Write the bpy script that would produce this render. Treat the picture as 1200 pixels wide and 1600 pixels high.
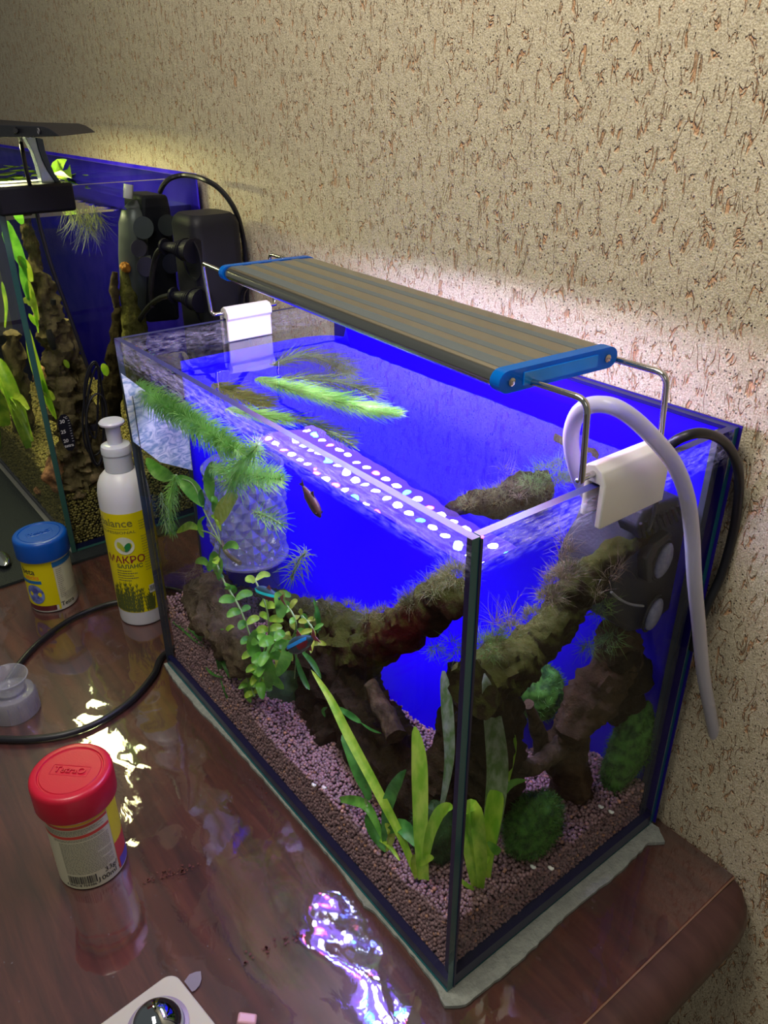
import bpy, math, random
import numpy as np
from mathutils import Vector, Matrix, Quaternion

for o in list(bpy.data.objects):
    bpy.data.objects.remove(o, do_unlink=True)
SC = bpy.context.scene
COL = SC.collection
random.seed(7)
PI = math.pi
V = Vector

# ------------------------------------------------------------------ camera
# scene frame: z=0 table top, main aquarium occupies x in [-L,0], y in [0,W], z in [0,H]; wall behind at y=WALL
L, W, H = 0.4268, 0.2198, 0.34
WALL = 0.232
CAM = V((0.2202, -0.2210, 0.5174))
RR = Matrix(((0.61475601, 0.78870917, -0.0035905), (0.36554015, -0.28894671, -0.88481083), (-0.69889588, 0.5426303, -0.46593659)))
FPX = 1240.06
cd = bpy.data.cameras.new('camera')
cam = bpy.data.objects.new('camera', cd)
COL.objects.link(cam)
cd.sensor_fit = 'VERTICAL'; cd.sensor_height = 36; cd.sensor_width = 27
cd.lens = FPX / 1600 * 36
cd.clip_start = 0.01
mw = Matrix.Identity(4)
for i in range(3):
    mw[i][0] = RR[0][i]; mw[i][1] = -RR[1][i]; mw[i][2] = -RR[2][i]; mw[i][3] = CAM[i]
cam.matrix_world = mw
SC.camera = cam

# ------------------------------------------------------------------ world, lights, exposure
SC.view_settings.view_transform = 'Standard'
SC.view_settings.look = 'None'
SC.view_settings.gamma = 1
SC.view_settings.use_curve_mapping = False
SC.view_settings.exposure = 0.0
cy = SC.cycles
cy.max_bounces = 14; cy.transparent_max_bounces = 40; cy.transmission_bounces = 10
cy.glossy_bounces = 5; cy.diffuse_bounces = 4
cy.sample_clamp_indirect = 6
cy.caustics_reflective = False; cy.caustics_refractive = False
try:
    cy.use_denoising = True
    cy.denoiser = 'OPENIMAGEDENOISE'
except Exception:
    pass
world = bpy.data.worlds.new('room_ambient'); SC.world = world
world.use_nodes = True
world.node_tree.nodes['Background'].inputs[0].default_value = (0.78, 0.80, 0.72, 1)
world.node_tree.nodes['Background'].inputs[1].default_value = 0.15

def area(name, loc, target, size, sy, power, color):
    ld = bpy.data.lights.new(name, 'AREA'); ld.shape = 'RECTANGLE'; ld.size = size; ld.size_y = sy
    ld.energy = power; ld.color = color
    o = bpy.data.objects.new(name, ld); COL.objects.link(o)
    o.location = loc
    o.rotation_euler = (V(target) - V(loc)).to_track_quat('-Z', 'Y').to_euler()
    return o
# added unseen fill light above the desk, brightens the upper wall
area('added_wall_fill', (-0.14, -0.30, 1.16), (-0.02, 0.2, 0.62), 0.55, 0.3, 8.5, (1.0, 0.93, 0.80))
# added weak fill light far to the right, behind the camera
area('added_room_fill', (1.5, -1.3, 1.5), (-0.1, 0.2, 0.4), 0.9, 1.1, 3.5, (1.0, 0.93, 0.86))

# ------------------------------------------------------------------ pixel helpers (1200x1600 photo frame)
def ray(u, v):
    a = V(((u - 600) / FPX, (v - 800) / FPX, 1.0))
    return RR.transposed() @ a
def at(u, v, ax, val):
    a = ray(u, v)
    return CAM + a * ((val - CAM[ax]) / a[ax])
def F(u, v, y): return at(u, v, 1, y)
def S(u, v, x): return at(u, v, 0, x)
def T(u, v, z=0.0): return at(u, v, 2, z)
def depth(p): return (RR @ (V(p) - CAM))[2]
def px(p, n): return n * depth(p) / FPX          # n pixels at p, in metres

# ------------------------------------------------------------------ materials
def new_mat(name):
    m = bpy.data.materials.new(name); m.use_nodes = True
    nt = m.node_tree
    for n in list(nt.nodes): nt.nodes.remove(n)
    out = nt.nodes.new('ShaderNodeOutputMaterial')
    return m, nt, out
def N(nt, t, **kw):
    n = nt.nodes.new(t)
    for k, v in kw.items():
        if k.startswith('i_'):
            n.inputs[k[2:].replace('_', ' ')].default_value = v
        else: setattr(n, k, v)
    return n
def c4(c): return (c[0], c[1], c[2], 1)
def pbr(name, col, rough=0.5, metal=0.0, col2=None, nscale=60, bump=0.0, bscale=200, spec=0.5, coat=0, emit=None, es=0, sss=0, stretch=(1, 1, 1), alpha=1, trans=0, detail=3, contrast=(0.35, 0.65)):
    m, nt, out = new_mat(name)
    b = N(nt, 'ShaderNodeBsdfPrincipled')
    b.inputs['Base Color'].default_value = c4(col)
    b.inputs['Roughness'].default_value = rough
    b.inputs['Metallic'].default_value = metal
    b.inputs['Specular IOR Level'].default_value = spec
    b.inputs['Coat Weight'].default_value = coat
    b.inputs['Alpha'].default_value = alpha
    b.inputs['Transmission Weight'].default_value = trans
    if sss: b.inputs['Subsurface Weight'].default_value = sss; b.inputs['Subsurface Scale'].default_value = 0.005
    if emit: b.inputs['Emission Color'].default_value = c4(emit); b.inputs['Emission Strength'].default_value = es
    tc = mp = None
    if col2 or bump:
        tc = N(nt, 'ShaderNodeTexCoord'); mp = N(nt, 'ShaderNodeMapping'); mp.inputs['Scale'].default_value = stretch
        nt.links.new(tc.outputs['Object'], mp.inputs[0])
    if col2:
        nz = N(nt, 'ShaderNodeTexNoise'); nz.inputs['Scale'].default_value = nscale; nz.inputs['Detail'].default_value = detail
        rp = N(nt, 'ShaderNodeValToRGB'); rp.color_ramp.elements[0].position = contrast[0]; rp.color_ramp.elements[1].position = contrast[1]
        rp.color_ramp.elements[0].color = c4(col); rp.color_ramp.elements[1].color = c4(col2)
        nt.links.new(mp.outputs[0], nz.inputs['Vector']); nt.links.new(nz.outputs[0], rp.inputs[0]); nt.links.new(rp.outputs[0], b.inputs['Base Color'])
    if bump:
        n2 = N(nt, 'ShaderNodeTexNoise'); n2.inputs['Scale'].default_value = bscale; n2.inputs['Detail'].default_value = 5
        bp = N(nt, 'ShaderNodeBump'); bp.inputs['Strength'].default_value = bump; bp.inputs['Distance'].default_value = 0.002
        nt.links.new(mp.outputs[0], n2.inputs['Vector']); nt.links.new(n2.outputs[0], bp.inputs['Height']); nt.links.new(bp.outputs[0], b.inputs['Normal'])
    nt.links.new(b.outputs[0], out.inputs[0])
    return m

def schlick(nt, ior, normal=None):
    """Fresnel reflectance that is the same from both faces of a thin sheet"""
    f0 = ((ior - 1) / (ior + 1)) ** 2
    lw = N(nt, 'ShaderNodeLayerWeight'); lw.inputs[0].default_value = 0.5
    pw = N(nt, 'ShaderNodeMath', operation='POWER'); pw.inputs[1].default_value = 5; nt.links.new(lw.outputs['Facing'], pw.inputs[0])
    ma = N(nt, 'ShaderNodeMath', operation='MULTIPLY_ADD'); ma.inputs[1].default_value = 1 - f0; ma.inputs[2].default_value = f0; nt.links.new(pw.outputs[0], ma.inputs[0])
    if normal: nt.links.new(normal, lw.inputs['Normal'])
    return ma
def clear(name, tint=(1, 1, 1), ior=1.45, rough=0.02, strength=1.0, film=None, bump=0, bscale=30, stretch=(1, 1, 1), zfilm=None, minr=0.0, diffuse=0.0, dcol=(0.6, 0.6, 0.65)):
    """thin clear sheet: sees straight through, reflects by Fresnel; zfilm=(z0,z1,amount) adds lime streaks in a height band"""
    m, nt, out = new_mat(name)
    tr = N(nt, 'ShaderNodeBsdfTransparent'); tr.inputs[0].default_value = c4(tint)
    gl = N(nt, 'ShaderNodeBsdfGlossy'); gl.inputs['Roughness'].default_value = rough
    fr = schlick(nt, ior)
    mul = N(nt, 'ShaderNodeMath', operation='MULTIPLY_ADD'); mul.inputs[1].default_value = strength; mul.inputs[2].default_value = minr
    nt.links.new(fr.outputs[0], mul.inputs[0])
    mx = N(nt, 'ShaderNodeMixShader')
    nt.links.new(mul.outputs[0], mx.inputs[0]); nt.links.new(tr.outputs[0], mx.inputs[1]); nt.links.new(gl.outputs[0], mx.inputs[2])
    last = mx
    tc = N(nt, 'ShaderNodeTexCoord')
    if bump:
        mp = N(nt, 'ShaderNodeMapping'); mp.inputs['Scale'].default_value = stretch
        nt.links.new(tc.outputs['Object'], mp.inputs[0])
        nz = N(nt, 'ShaderNodeTexNoise'); nz.inputs['Scale'].default_value = bscale; nz.inputs['Detail'].default_value = 2; nz.inputs['Distortion'].default_value = 0.8
        bp = N(nt, 'ShaderNodeBump'); bp.inputs['Strength'].default_value = bump; bp.inputs['Distance'].default_value = 0.01
        nt.links.new(mp.outputs[0], nz.inputs['Vector']); nt.links.new(nz.outputs[0], bp.inputs['Height'])
        nt.links.new(bp.outputs[0], gl.inputs['Normal'])
    if diffuse:
        df = N(nt, 'ShaderNodeBsdfDiffuse'); df.inputs[0].default_value = c4(dcol)
        m2 = N(nt, 'ShaderNodeMixShader'); m2.inputs[0].default_value = diffuse
        nt.links.new(last.outputs[0], m2.inputs[1]); nt.links.new(df.outputs[0], m2.inputs[2]); last = m2
    if zfilm:
        z0, z1, amt = zfilm
        df = N(nt, 'ShaderNodeBsdfTranslucent'); df.inputs[0].default_value = (0.75, 0.75, 0.8, 1)
        d2 = N(nt, 'ShaderNodeBsdfDiffuse'); d2.inputs[0].default_value = (0.7, 0.7, 0.78, 1)
        ms = N(nt, 'ShaderNodeMixShader'); ms.inputs[0].default_value = 0.5
        nt.links.new(df.outputs[0], ms.inputs[1]); nt.links.new(d2.outputs[0], ms.inputs[2])
        sp = N(nt, 'ShaderNodeSeparateXYZ'); nt.links.new(tc.outputs['Object'], sp.inputs[0])
        mr = N(nt, 'ShaderNodeMapRange'); mr.interpolation_type = 'SMOOTHSTEP'
        mr.inputs['From Min'].default_value = z0; mr.inputs['From Max'].default_value = z1; mr.inputs['To Min'].default_value = 1; mr.inputs['To Max'].default_value = 0
        nt.links.new(sp.outputs[2], mr.inputs[0])
        m3 = N(nt, 'ShaderNodeMapRange'); m3.inputs['From Min'].default_value = z0 - 0.017; m3.inputs['From Max'].default_value = z0 - 0.010
        nt.links.new(sp.outputs[2], m3.inputs[0])
        mp = N(nt, 'ShaderNodeMapping'); mp.inputs['Scale'].default_value = (1, 1, 5)
        nt.links.new(tc.outputs['Object'], mp.inputs[0])
        nz = N(nt, 'ShaderNodeTexNoise'); nz.inputs['Scale'].default_value = 90; nz.inputs['Detail'].default_value = 6; nz.inputs['Roughness'].default_value = 0.75
        nt.links.new(mp.outputs[0], nz.inputs['Vector'])
        r2 = N(nt, 'ShaderNodeMapRange'); r2.inputs['From Min'].default_value = 0.45; r2.inputs['From Max'].default_value = 0.75; r2.inputs['To Max'].default_value = amt
        nt.links.new(nz.outputs[0], r2.inputs[0])
        a1 = N(nt, 'ShaderNodeMath', operation='MULTIPLY'); a2 = N(nt, 'ShaderNodeMath', operation='MULTIPLY')
        nt.links.new(mr.outputs[0], a1.inputs[0]); nt.links.new(m3.outputs[0], a1.inputs[1])
        nt.links.new(a1.outputs[0], a2.inputs[0]); nt.links.new(r2.outputs[0], a2.inputs[1])
        m4 = N(nt, 'ShaderNodeMixShader'); nt.links.new(a2.outputs[0], m4.inputs[0]); nt.links.new(last.outputs[0], m4.inputs[1]); nt.links.new(ms.outputs[0], m4.inputs[2]); last = m4
    nt.links.new(last.outputs[0], out.inputs[0])
    return m

def leafmat(name, col, col2, scale=120, rough=0.4, tl=0.4, stretch=(1, 1, 1)):
    m, nt, out = new_mat(name)
    tc = N(nt, 'ShaderNodeTexCoord'); mp = N(nt, 'ShaderNodeMapping'); mp.inputs['Scale'].default_value = stretch
    nt.links.new(tc.outputs['Object'], mp.inputs[0])
    nz = N(nt, 'ShaderNodeTexNoise'); nz.inputs['Scale'].default_value = scale; nz.inputs['Detail'].default_value = 4
    nt.links.new(mp.outputs[0], nz.inputs['Vector'])
    rp = N(nt, 'ShaderNodeValToRGB'); rp.color_ramp.elements[0].position = 0.38; rp.color_ramp.elements[1].position = 0.62
    rp.color_ramp.elements[0].color = c4(col); rp.color_ramp.elements[1].color = c4(col2)
    nt.links.new(nz.outputs[0], rp.inputs[0])
    b = N(nt, 'ShaderNodeBsdfPrincipled'); b.inputs['Roughness'].default_value = rough
    t = N(nt, 'ShaderNodeBsdfTranslucent'); mx = N(nt, 'ShaderNodeMixShader'); mx.inputs[0].default_value = tl
    nt.links.new(rp.outputs[0], b.inputs['Base Color']); nt.links.new(rp.outputs[0], t.inputs[0])
    nt.links.new(b.outputs[0], mx.inputs[1]); nt.links.new(t.outputs[0], mx.inputs[2]); nt.links.new(mx.outputs[0], out.inputs[0])
    return m

def emis(name, col, s):
    m, nt, out = new_mat(name)
    e = N(nt, 'ShaderNodeEmission'); e.inputs[0].default_value = c4(col); e.inputs[1].default_value = s
    nt.links.new(e.outputs[0], out.inputs[0]); return m

# ------------------------------------------------------------------ mesh builder
class M:
    def __init__(s): s.v = []; s.f = []; s.mi = []; s.cur = 0
    def add(s, vs, fs):
        k = len(s.v); s.v.extend([tuple(p) for p in vs]); s.f.extend([tuple(i + k for i in f) for f in fs]); s.mi.extend([s.cur] * len(fs)); return s
    def box(s, a, b, m=None):
        x0, y0, z0 = a; x1, y1, z1 = b
        vs = [(x0, y0, z0), (x1, y0, z0), (x1, y1, z0), (x0, y1, z0), (x0, y0, z1), (x1, y0, z1), (x1, y1, z1), (x0, y1, z1)]
        if m: vs = [m @ V(p) for p in vs]
        return s.add(vs, [(0, 3, 2, 1), (4, 5, 6, 7), (0, 1, 5, 4), (1, 2, 6, 5), (2, 3, 7, 6), (3, 0, 4, 7)])
    def tube(s, pts, r, n=8, cap=True, wob=0, flat=1.0, seed=0):
        pts = [V(p) for p in pts]; R = r if isinstance(r, (list, tuple)) else [r] * len(pts)
        rnd = random.Random(seed)
        k = len(s.v); t0 = (pts[1] - pts[0]).normalized()
        up = V((0, 0, 1)) if abs(t0.z) < 0.9 else V((1, 0, 0))
        a = t0.cross(up).normalized()
        vs = []; fs = []
        for i, p in enumerate(pts):
            t = (pts[min(i + 1, len(pts) - 1)] - pts[max(i - 1, 0)])
            if t.length < 1e-9: t = t0
            t.normalize()
            a = (a - t * a.dot(t)); a.normalize(); b = t.cross(a)
            for j in range(n):
                q = 2 * PI * j / n
                w = 1 + (wob * (rnd.random() - 0.5) * 2 if wob else 0)
                vs.append(p + (a * math.cos(q) + b * math.sin(q) * flat) * R[i] * w)
        m = len(pts)
        for i in range(m - 1):
            for j in range(n):
                fs.append((i * n + j, i * n + (j + 1) % n, (i + 1) * n + (j + 1) % n, (i + 1) * n + j))
        if cap:
            fs.append(tuple(range(n - 1, -1, -1))); fs.append(tuple((m - 1) * n + j for j in range(n)))
        return s.add(vs, fs)
    def lathe(s, prof, c=(0, 0, 0), n=40, axis=None, cap=True):
        c = V(c); q = Quaternion() if axis is None else V((0, 0, 1)).rotation_difference(V(axis).normalized())
        vs = []; fs = []
        for r, z in prof:
            for j in range(n):
                a = 2 * PI * j / n
                vs.append(c + q @ V((r * math.cos(a), r * math.sin(a), z)))
        m = len(prof)
        for i in range(m - 1):
            for j in range(n):
                fs.append((i * n + j, i * n + (j + 1) % n, (i + 1) * n + (j + 1) % n, (i + 1) * n + j))
        if cap:
            if prof[0][0] > 1e-6: fs.append(tuple(range(n - 1, -1, -1)))
            if prof[-1][0] > 1e-6: fs.append(tuple((m - 1) * n + j for j in range(n)))
        return s.add(vs, fs)
    def grid(s, rows):
        """rows: list of equal-length lists of points"""
        n = len(rows[0]); vs = [p for r in rows for p in r]
        fs = [(i * n + j, i * n + j + 1, (i + 1) * n + j + 1, (i + 1) * n + j) for i in range(len(rows) - 1) for j in range(n - 1)]
        return s.add(vs, fs)
    def ico(s, c, r, sub=1, sc=(1, 1, 1), rot=None, noise=0, seed=0, nf=3):
        from mathutils import noise as mn
        vs, fs = icos(sub)
        o = []
        for p in vs:
            p = V(p); k = 1 + (noise * mn.noise(p * nf * 0.6 + V((seed * 3.1, seed, 0))) if noise else 0)
            q = V((p.x * sc[0], p.y * sc[1], p.z * sc[2])) * (r * k)
            if rot: q = rot @ q
            o.append(V(c) + q)
        return s.add(o, fs)
    def build(s, name, mat, parent=None, smooth=True, bevel=0, subdiv=0, solid=0):
        me = bpy.data.meshes.new(name); me.from_pydata(s.v, [], s.f)
        mats = mat if isinstance(mat, (list, tuple)) else [mat]
        for m in mats: me.materials.append(m)
        if len(mats) > 1: me.polygons.foreach_set('material_index', s.mi)
        if smooth: me.polygons.foreach_set('use_smooth', [True] * len(me.polygons))
        me.update()
        o = bpy.data.objects.new(name, me); COL.objects.link(o)
        if bevel:
            md = o.modifiers.new('bevel', 'BEVEL'); md.width = bevel; md.segments = 3; md.limit_method = 'ANGLE'; md.angle_limit = 0.6
        if solid:
            md = o.modifiers.new('solid', 'SOLIDIFY'); md.thickness = solid; md.offset = 0
        if subdiv:
            md = o.modifiers.new('sub', 'SUBSURF'); md.levels = subdiv; md.render_levels = subdiv
        if bevel or (smooth and not subdiv):
            try: me.set_sharp_from_angle(angle=0.7)
            except Exception: pass
        if parent: o.parent = parent; o.matrix_parent_inverse = parent.matrix_world.inverted()
        return o
_ic = {}
def icos(sub):
    if sub in _ic: return _ic[sub]
    t = (1 + 5 ** .5) / 2
    v = [V(p).normalized() for p in [(-1, t, 0), (1, t, 0), (-1, -t, 0), (1, -t, 0), (0, -1, t), (0, 1, t), (0, -1, -t), (0, 1, -t), (t, 0, -1), (t, 0, 1), (-t, 0, -1), (-t, 0, 1)]]
    f = [(0, 11, 5), (0, 5, 1), (0, 1, 7), (0, 7, 10), (0, 10, 11), (1, 5, 9), (5, 11, 4), (11, 10, 2), (10, 7, 6), (7, 1, 8), (3, 9, 4), (3, 4, 2), (3, 2, 6), (3, 6, 8), (3, 8, 9), (4, 9, 5), (2, 4, 11), (6, 2, 10), (8, 6, 7), (9, 8, 1)]
    for _ in range(sub):
        mid = {}; nf = []
        def g(a, b):
            k = (min(a, b), max(a, b))
            if k not in mid: v.append(((v[a] + v[b]) / 2).normalized()); mid[k] = len(v) - 1
            return mid[k]
        for a, b, c in f:
            x, y, z = g(a, b), g(b, c), g(c, a); nf += [(a, x, z), (b, y, x), (c, z, y), (x, y, z)]
        f = nf
    _ic[sub] = (v, f); return _ic[sub]

def tag(o, label=None, cat=None, group=None, kind=None):
    if label: o['label'] = label
    if cat: o['category'] = cat
    if group: o['group'] = group
    if kind: o['kind'] = kind
    return o
def thing(name, loc, label, cat, group=None):
    o = bpy.data.objects.new(name, None); o.empty_display_size = 0.01; COL.objects.link(o); o.location = loc
    bpy.context.view_layer.update()
    return tag(o, label, cat, group)
def smooth_path(pts, n=6):
    """Catmull-Rom"""
    P = [V(p) for p in pts]; out = []
    for i in range(len(P) - 1):
        a = P[max(i - 1, 0)]; b = P[i]; c = P[i + 1]; d = P[min(i + 2, len(P) - 1)]
        for k in range(n):
            t = k / n
            out.append(0.5 * ((2 * b) + (c - a) * t + (2 * a - 5 * b + 4 * c - d) * t * t + (3 * b - a - 3 * c + d) * t ** 3))
    out.append(P[-1]); return out
def lerp_r(R, n):
    out = []
    for i in range(len(R) - 1):
        for k in range(n): out.append(R[i] + (R[i + 1] - R[i]) * k / n)
    out.append(R[-1]); return out
def rot_to(d): return V((0, 0, 1)).rotation_difference(V(d).normalized()).to_matrix()

# ------------------------------------------------------------------ common materials
GLASS = clear('tank_glass', tint=(0.98, 0.99, 0.99), ior=1.33, zfilm=None, strength=0.35)
GLASS_LIME = clear('tank_glass_lime', tint=(0.98, 0.99, 0.99), ior=1.33, strength=0.35, zfilm=(0.334, 0.341, 0.55))
TEAL = pbr('cut_glass_edge', (0.01, 0.11, 0.13), 0.15, coat=0.5)
RIM = pbr('rim_glass_edge', (0.022, 0.026, 0.12), 0.45, coat=0.0)
SILI = pbr('dark_silicone', (0.012, 0.012, 0.06), 0.3)
BLACK = pbr('black_plastic', (0.006, 0.006, 0.012), 0.45, spec=0.3)
BLACKM = pbr('black_matte_plastic', (0.007, 0.007, 0.014), 0.55, spec=0.25, bump=0.1, bscale=900)
CABLE = pbr('black_cable_rubber', (0.008, 0.008, 0.012), 0.38)
WHITEP = pbr('white_plastic', (0.78, 0.76, 0.72), 0.35, sss=0.05)
CHROME = pbr('steel_wire', (0.62, 0.6, 0.6), 0.12, metal=1)

# ================================================================== SETTING
def wall_material():
    m, nt, out = new_mat('relief_wallpaper')
    tc = N(nt, 'ShaderNodeTexCoord')
    def mapp(sc, rot=0):
        mp = N(nt, 'ShaderNodeMapping'); mp.inputs['Scale'].default_value = sc; mp.inputs['Rotation'].default_value = (0, rot, 0); nt.links.new(tc.outputs['Object'], mp.inputs[0]); return mp
    mp1 = mapp((1, 0.2, 0.33), 0.10)
    n1 = N(nt, 'ShaderNodeTexNoise'); n1.inputs['Scale'].default_value = 125; n1.inputs['Detail'].default_value = 2.5; n1.inputs['Roughness'].default_value = 0.55; n1.inputs['Distortion'].default_value = 1.1
    nt.links.new(mp1.outputs[0], n1.inputs['Vector'])
    sub = N(nt, 'ShaderNodeMath', operation='SUBTRACT'); sub.inputs[1].default_value = 0.5; nt.links.new(n1.outputs[0], sub.inputs[0])
    ab = N(nt, 'ShaderNodeMath', operation='ABSOLUTE'); nt.links.new(sub.outputs[0], ab.inputs[0])
    line = N(nt, 'ShaderNodeMapRange', interpolation_type='SMOOTHSTEP'); line.inputs['From Min'].default_value = 0.0; line.inputs['From Max'].default_value = 0.036; line.inputs['To Min'].default_value = 1; line.inputs['To Max'].default_value = 0
    nt.links.new(ab.outputs[0], line.inputs[0])
    mp2 = mapp((1, 0.2, 0.8))
    n2 = N(nt, 'ShaderNodeTexNoise'); n2.inputs['Scale'].default_value = 110; n2.inputs['Detail'].default_value = 1
    nt.links.new(mp2.outputs[0], n2.inputs['Vector'])
    msk = N(nt, 'ShaderNodeMapRange', interpolation_type='SMOOTHSTEP'); msk.inputs['From Min'].default_value = 0.45; msk.inputs['From Max'].default_value = 0.56
    nt.links.new(n2.outputs[0], msk.inputs[0])
    gro = N(nt, 'ShaderNodeMath', operation='MULTIPLY'); nt.links.new(line.outputs[0], gro.inputs[0]); nt.links.new(msk.outputs[0], gro.inputs[1])
    # broad worn hollows
    n4 = N(nt, 'ShaderNodeTexNoise'); n4.inputs['Scale'].default_value = 70; n4.inputs['Detail'].default_value = 5; n4.inputs['Roughness'].default_value = 0.7
    mp4 = mapp((1.2, 0.2, 0.6)); nt.links.new(mp4.outputs[0], n4.inputs['Vector'])
    hol = N(nt, 'ShaderNodeMapRange', interpolation_type='SMOOTHSTEP'); hol.inputs['From Min'].default_value = 0.62; hol.inputs['From Max'].default_value = 0.76
    nt.links.new(n4.outputs[0], hol.inputs[0])
    gm = N(nt, 'ShaderNodeMath', operation='MAXIMUM'); nt.links.new(gro.outputs[0], gm.inputs[0]); nt.links.new(hol.outputs[0], gm.inputs[1])
    # pores
    vo = N(nt, 'ShaderNodeTexVoronoi'); vo.inputs['Scale'].default_value = 330; nt.links.new(tc.outputs['Object'], vo.inputs['Vector'])
    po = N(nt, 'ShaderNodeMapRange'); po.inputs['From Min'].default_value = 0.13; po.inputs['From Max'].default_value = 0.25; po.inputs['To Min'].default_value = 1; po.inputs['To Max'].default_value = 0
    nt.links.new(vo.outputs['Distance'], po.inputs[0])
    gt = N(nt, 'ShaderNodeMath', operation='GREATER_THAN'); gt.inputs[1].default_value = 0.40
    sx = N(nt, 'ShaderNodeSeparateColor'); nt.links.new(vo.outputs['Color'], sx.inputs[0]); nt.links.new(sx.outputs[0], gt.inputs[0])
    pr_ = N(nt, 'ShaderNodeMath', operation='MULTIPLY'); nt.links.new(po.outputs[0], pr_.inputs[0]); nt.links.new(gt.outputs[0], pr_.inputs[1])
    # colour
    n3 = N(nt, 'ShaderNodeTexNoise'); n3.inputs['Scale'].default_value = 900; n3.inputs['Detail'].default_value = 3; nt.links.new(tc.outputs['Object'], n3.inputs['Vector'])
    base = N(nt, 'ShaderNodeValToRGB'); base.color_ramp.elements[0].position = 0.3; base.color_ramp.elements[1].position = 0.7
    base.color_ramp.elements[0].color = (0.40, 0.32, 0.20, 1); base.color_ramp.elements[1].color = (0.82, 0.73, 0.54, 1)
    nt.links.new(n3.outputs[0], base.inputs[0])
    m1 = N(nt, 'ShaderNodeMix', data_type='RGBA'); m1.inputs[7].default_value = (0.62, 0.30, 0.13, 1)
    f1 = N(nt, 'ShaderNodeMath', operation='MULTIPLY'); f1.inputs[1].default_value = 0.85; nt.links.new(gm.outputs[0], f1.inputs[0])
    nt.links.new(f1.outputs[0], m1.inputs[0]); nt.links.new(base.outputs[0], m1.inputs[6])
    m2 = N(nt, 'ShaderNodeMix', data_type='RGBA'); m2.inputs[7].default_value = (0.07, 0.05, 0.04, 1)
    nt.links.new(pr_.outputs[0], m2.inputs[0]); nt.links.new(m1.outputs[2], m2.inputs[6])
    # height
    h1 = N(nt, 'ShaderNodeMath', operation='MULTIPLY'); h1.inputs[1].default_value = -0.75; nt.links.new(gm.outputs[0], h1.inputs[0])
    h2 = N(nt, 'ShaderNodeMath', operation='MULTIPLY_ADD'); h2.inputs[1].default_value = 0.35; nt.links.new(n3.outputs[0], h2.inputs[0]); nt.links.new(h1.outputs[0], h2.inputs[2])
    h3 = N(nt, 'ShaderNodeMath', operation='MULTIPLY_ADD'); h3.inputs[1].default_value = 1.6; nt.links.new(n4.outputs[0], h3.inputs[0]); nt.links.new(h2.outputs[0], h3.inputs[2])
    bp = N(nt, 'ShaderNodeBump'); bp.inputs['Strength'].default_value = 1.0; bp.inputs['Distance'].default_value = 0.0016
    nt.links.new(h3.outputs[0], bp.inputs['Height'])
    b = N(nt, 'ShaderNodeBsdfPrincipled'); b.inputs['Roughness'].default_value = 0.6
    nt.links.new(m2.outputs[2], b.inputs['Base Color']); nt.links.new(bp.outputs[0], b.inputs['Normal']); nt.links.new(b.outputs[0], out.inputs[0])
    return m
w = M().box((-3.2, WALL, -0.75), (1.6, WALL + 0.1, 1.9)).build('wall_back', wall_material(), smooth=False)
tag(w, kind='structure')
w = M().box((-3.2, -2.6, -0.80), (1.6, WALL + 0.1, -0.75)).build('floor', pbr('brown_floor', (0.23, 0.16, 0.10), 0.5, col2=(0.16, 0.11, 0.07), nscale=12), smooth=False)
tag(w, kind='structure')

# ------------------------------------------------------------------ table
def wood_material(name, a, b2, c):
    m, nt, out = new_mat(name)
    tc = N(nt, 'ShaderNodeTexCoord'); mp = N(nt, 'ShaderNodeMapping'); mp.inputs['Scale'].default_value = (0.25, 3.2, 1); mp.inputs['Rotation'].default_value = (0, 0, PI / 2)
    nt.links.new(tc.outputs['Object'], mp.inputs[0])
    nz = N(nt, 'ShaderNodeTexNoise'); nz.inputs['Scale'].default_value = 26; nz.inputs['Detail'].default_value = 8; nz.inputs['Roughness'].default_value = 0.65; nz.inputs['Distortion'].default_value = 0.4
    nt.links.new(mp.outputs[0], nz.inputs['Vector'])
    rp = N(nt, 'ShaderNodeValToRGB'); e = rp.color_ramp.elements; e[0].position = 0.3; e[1].position = 0.72; e[0].color = c4(a); e[1].color = c4(c)
    k = e.new(0.5); k.color = c4(b2)
    nt.links.new(nz.outputs[0], rp.inputs[0])
    b = N(nt, 'ShaderNodeBsdfPrincipled'); b.inputs['Roughness'].default_value = 0.35
    nt.links.new(rp.outputs[0], b.inputs['Base Color']); nt.links.new(b.outputs[0], out.inputs[0]); return m
WOOD = wood_material('dark_red_wood', (0.055, 0.013, 0.009), (0.125, 0.029, 0.018), (0.23, 0.062, 0.034))
WOOD2 = wood_material('dark_edge_wood', (0.045, 0.018, 0.016), (0.065, 0.027, 0.023), (0.09, 0.04, 0.032))
table = thing('desk', (-0.6, -0.2, -0.75), 'dark red-brown wooden desk with rounded moulded edge against the wall', 'desk')
M().box((-2.0, -0.85, -0.03), (0.066, WALL - 0.003, -0.001)).build('desktop', WOOD, table, smooth=False)
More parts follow.
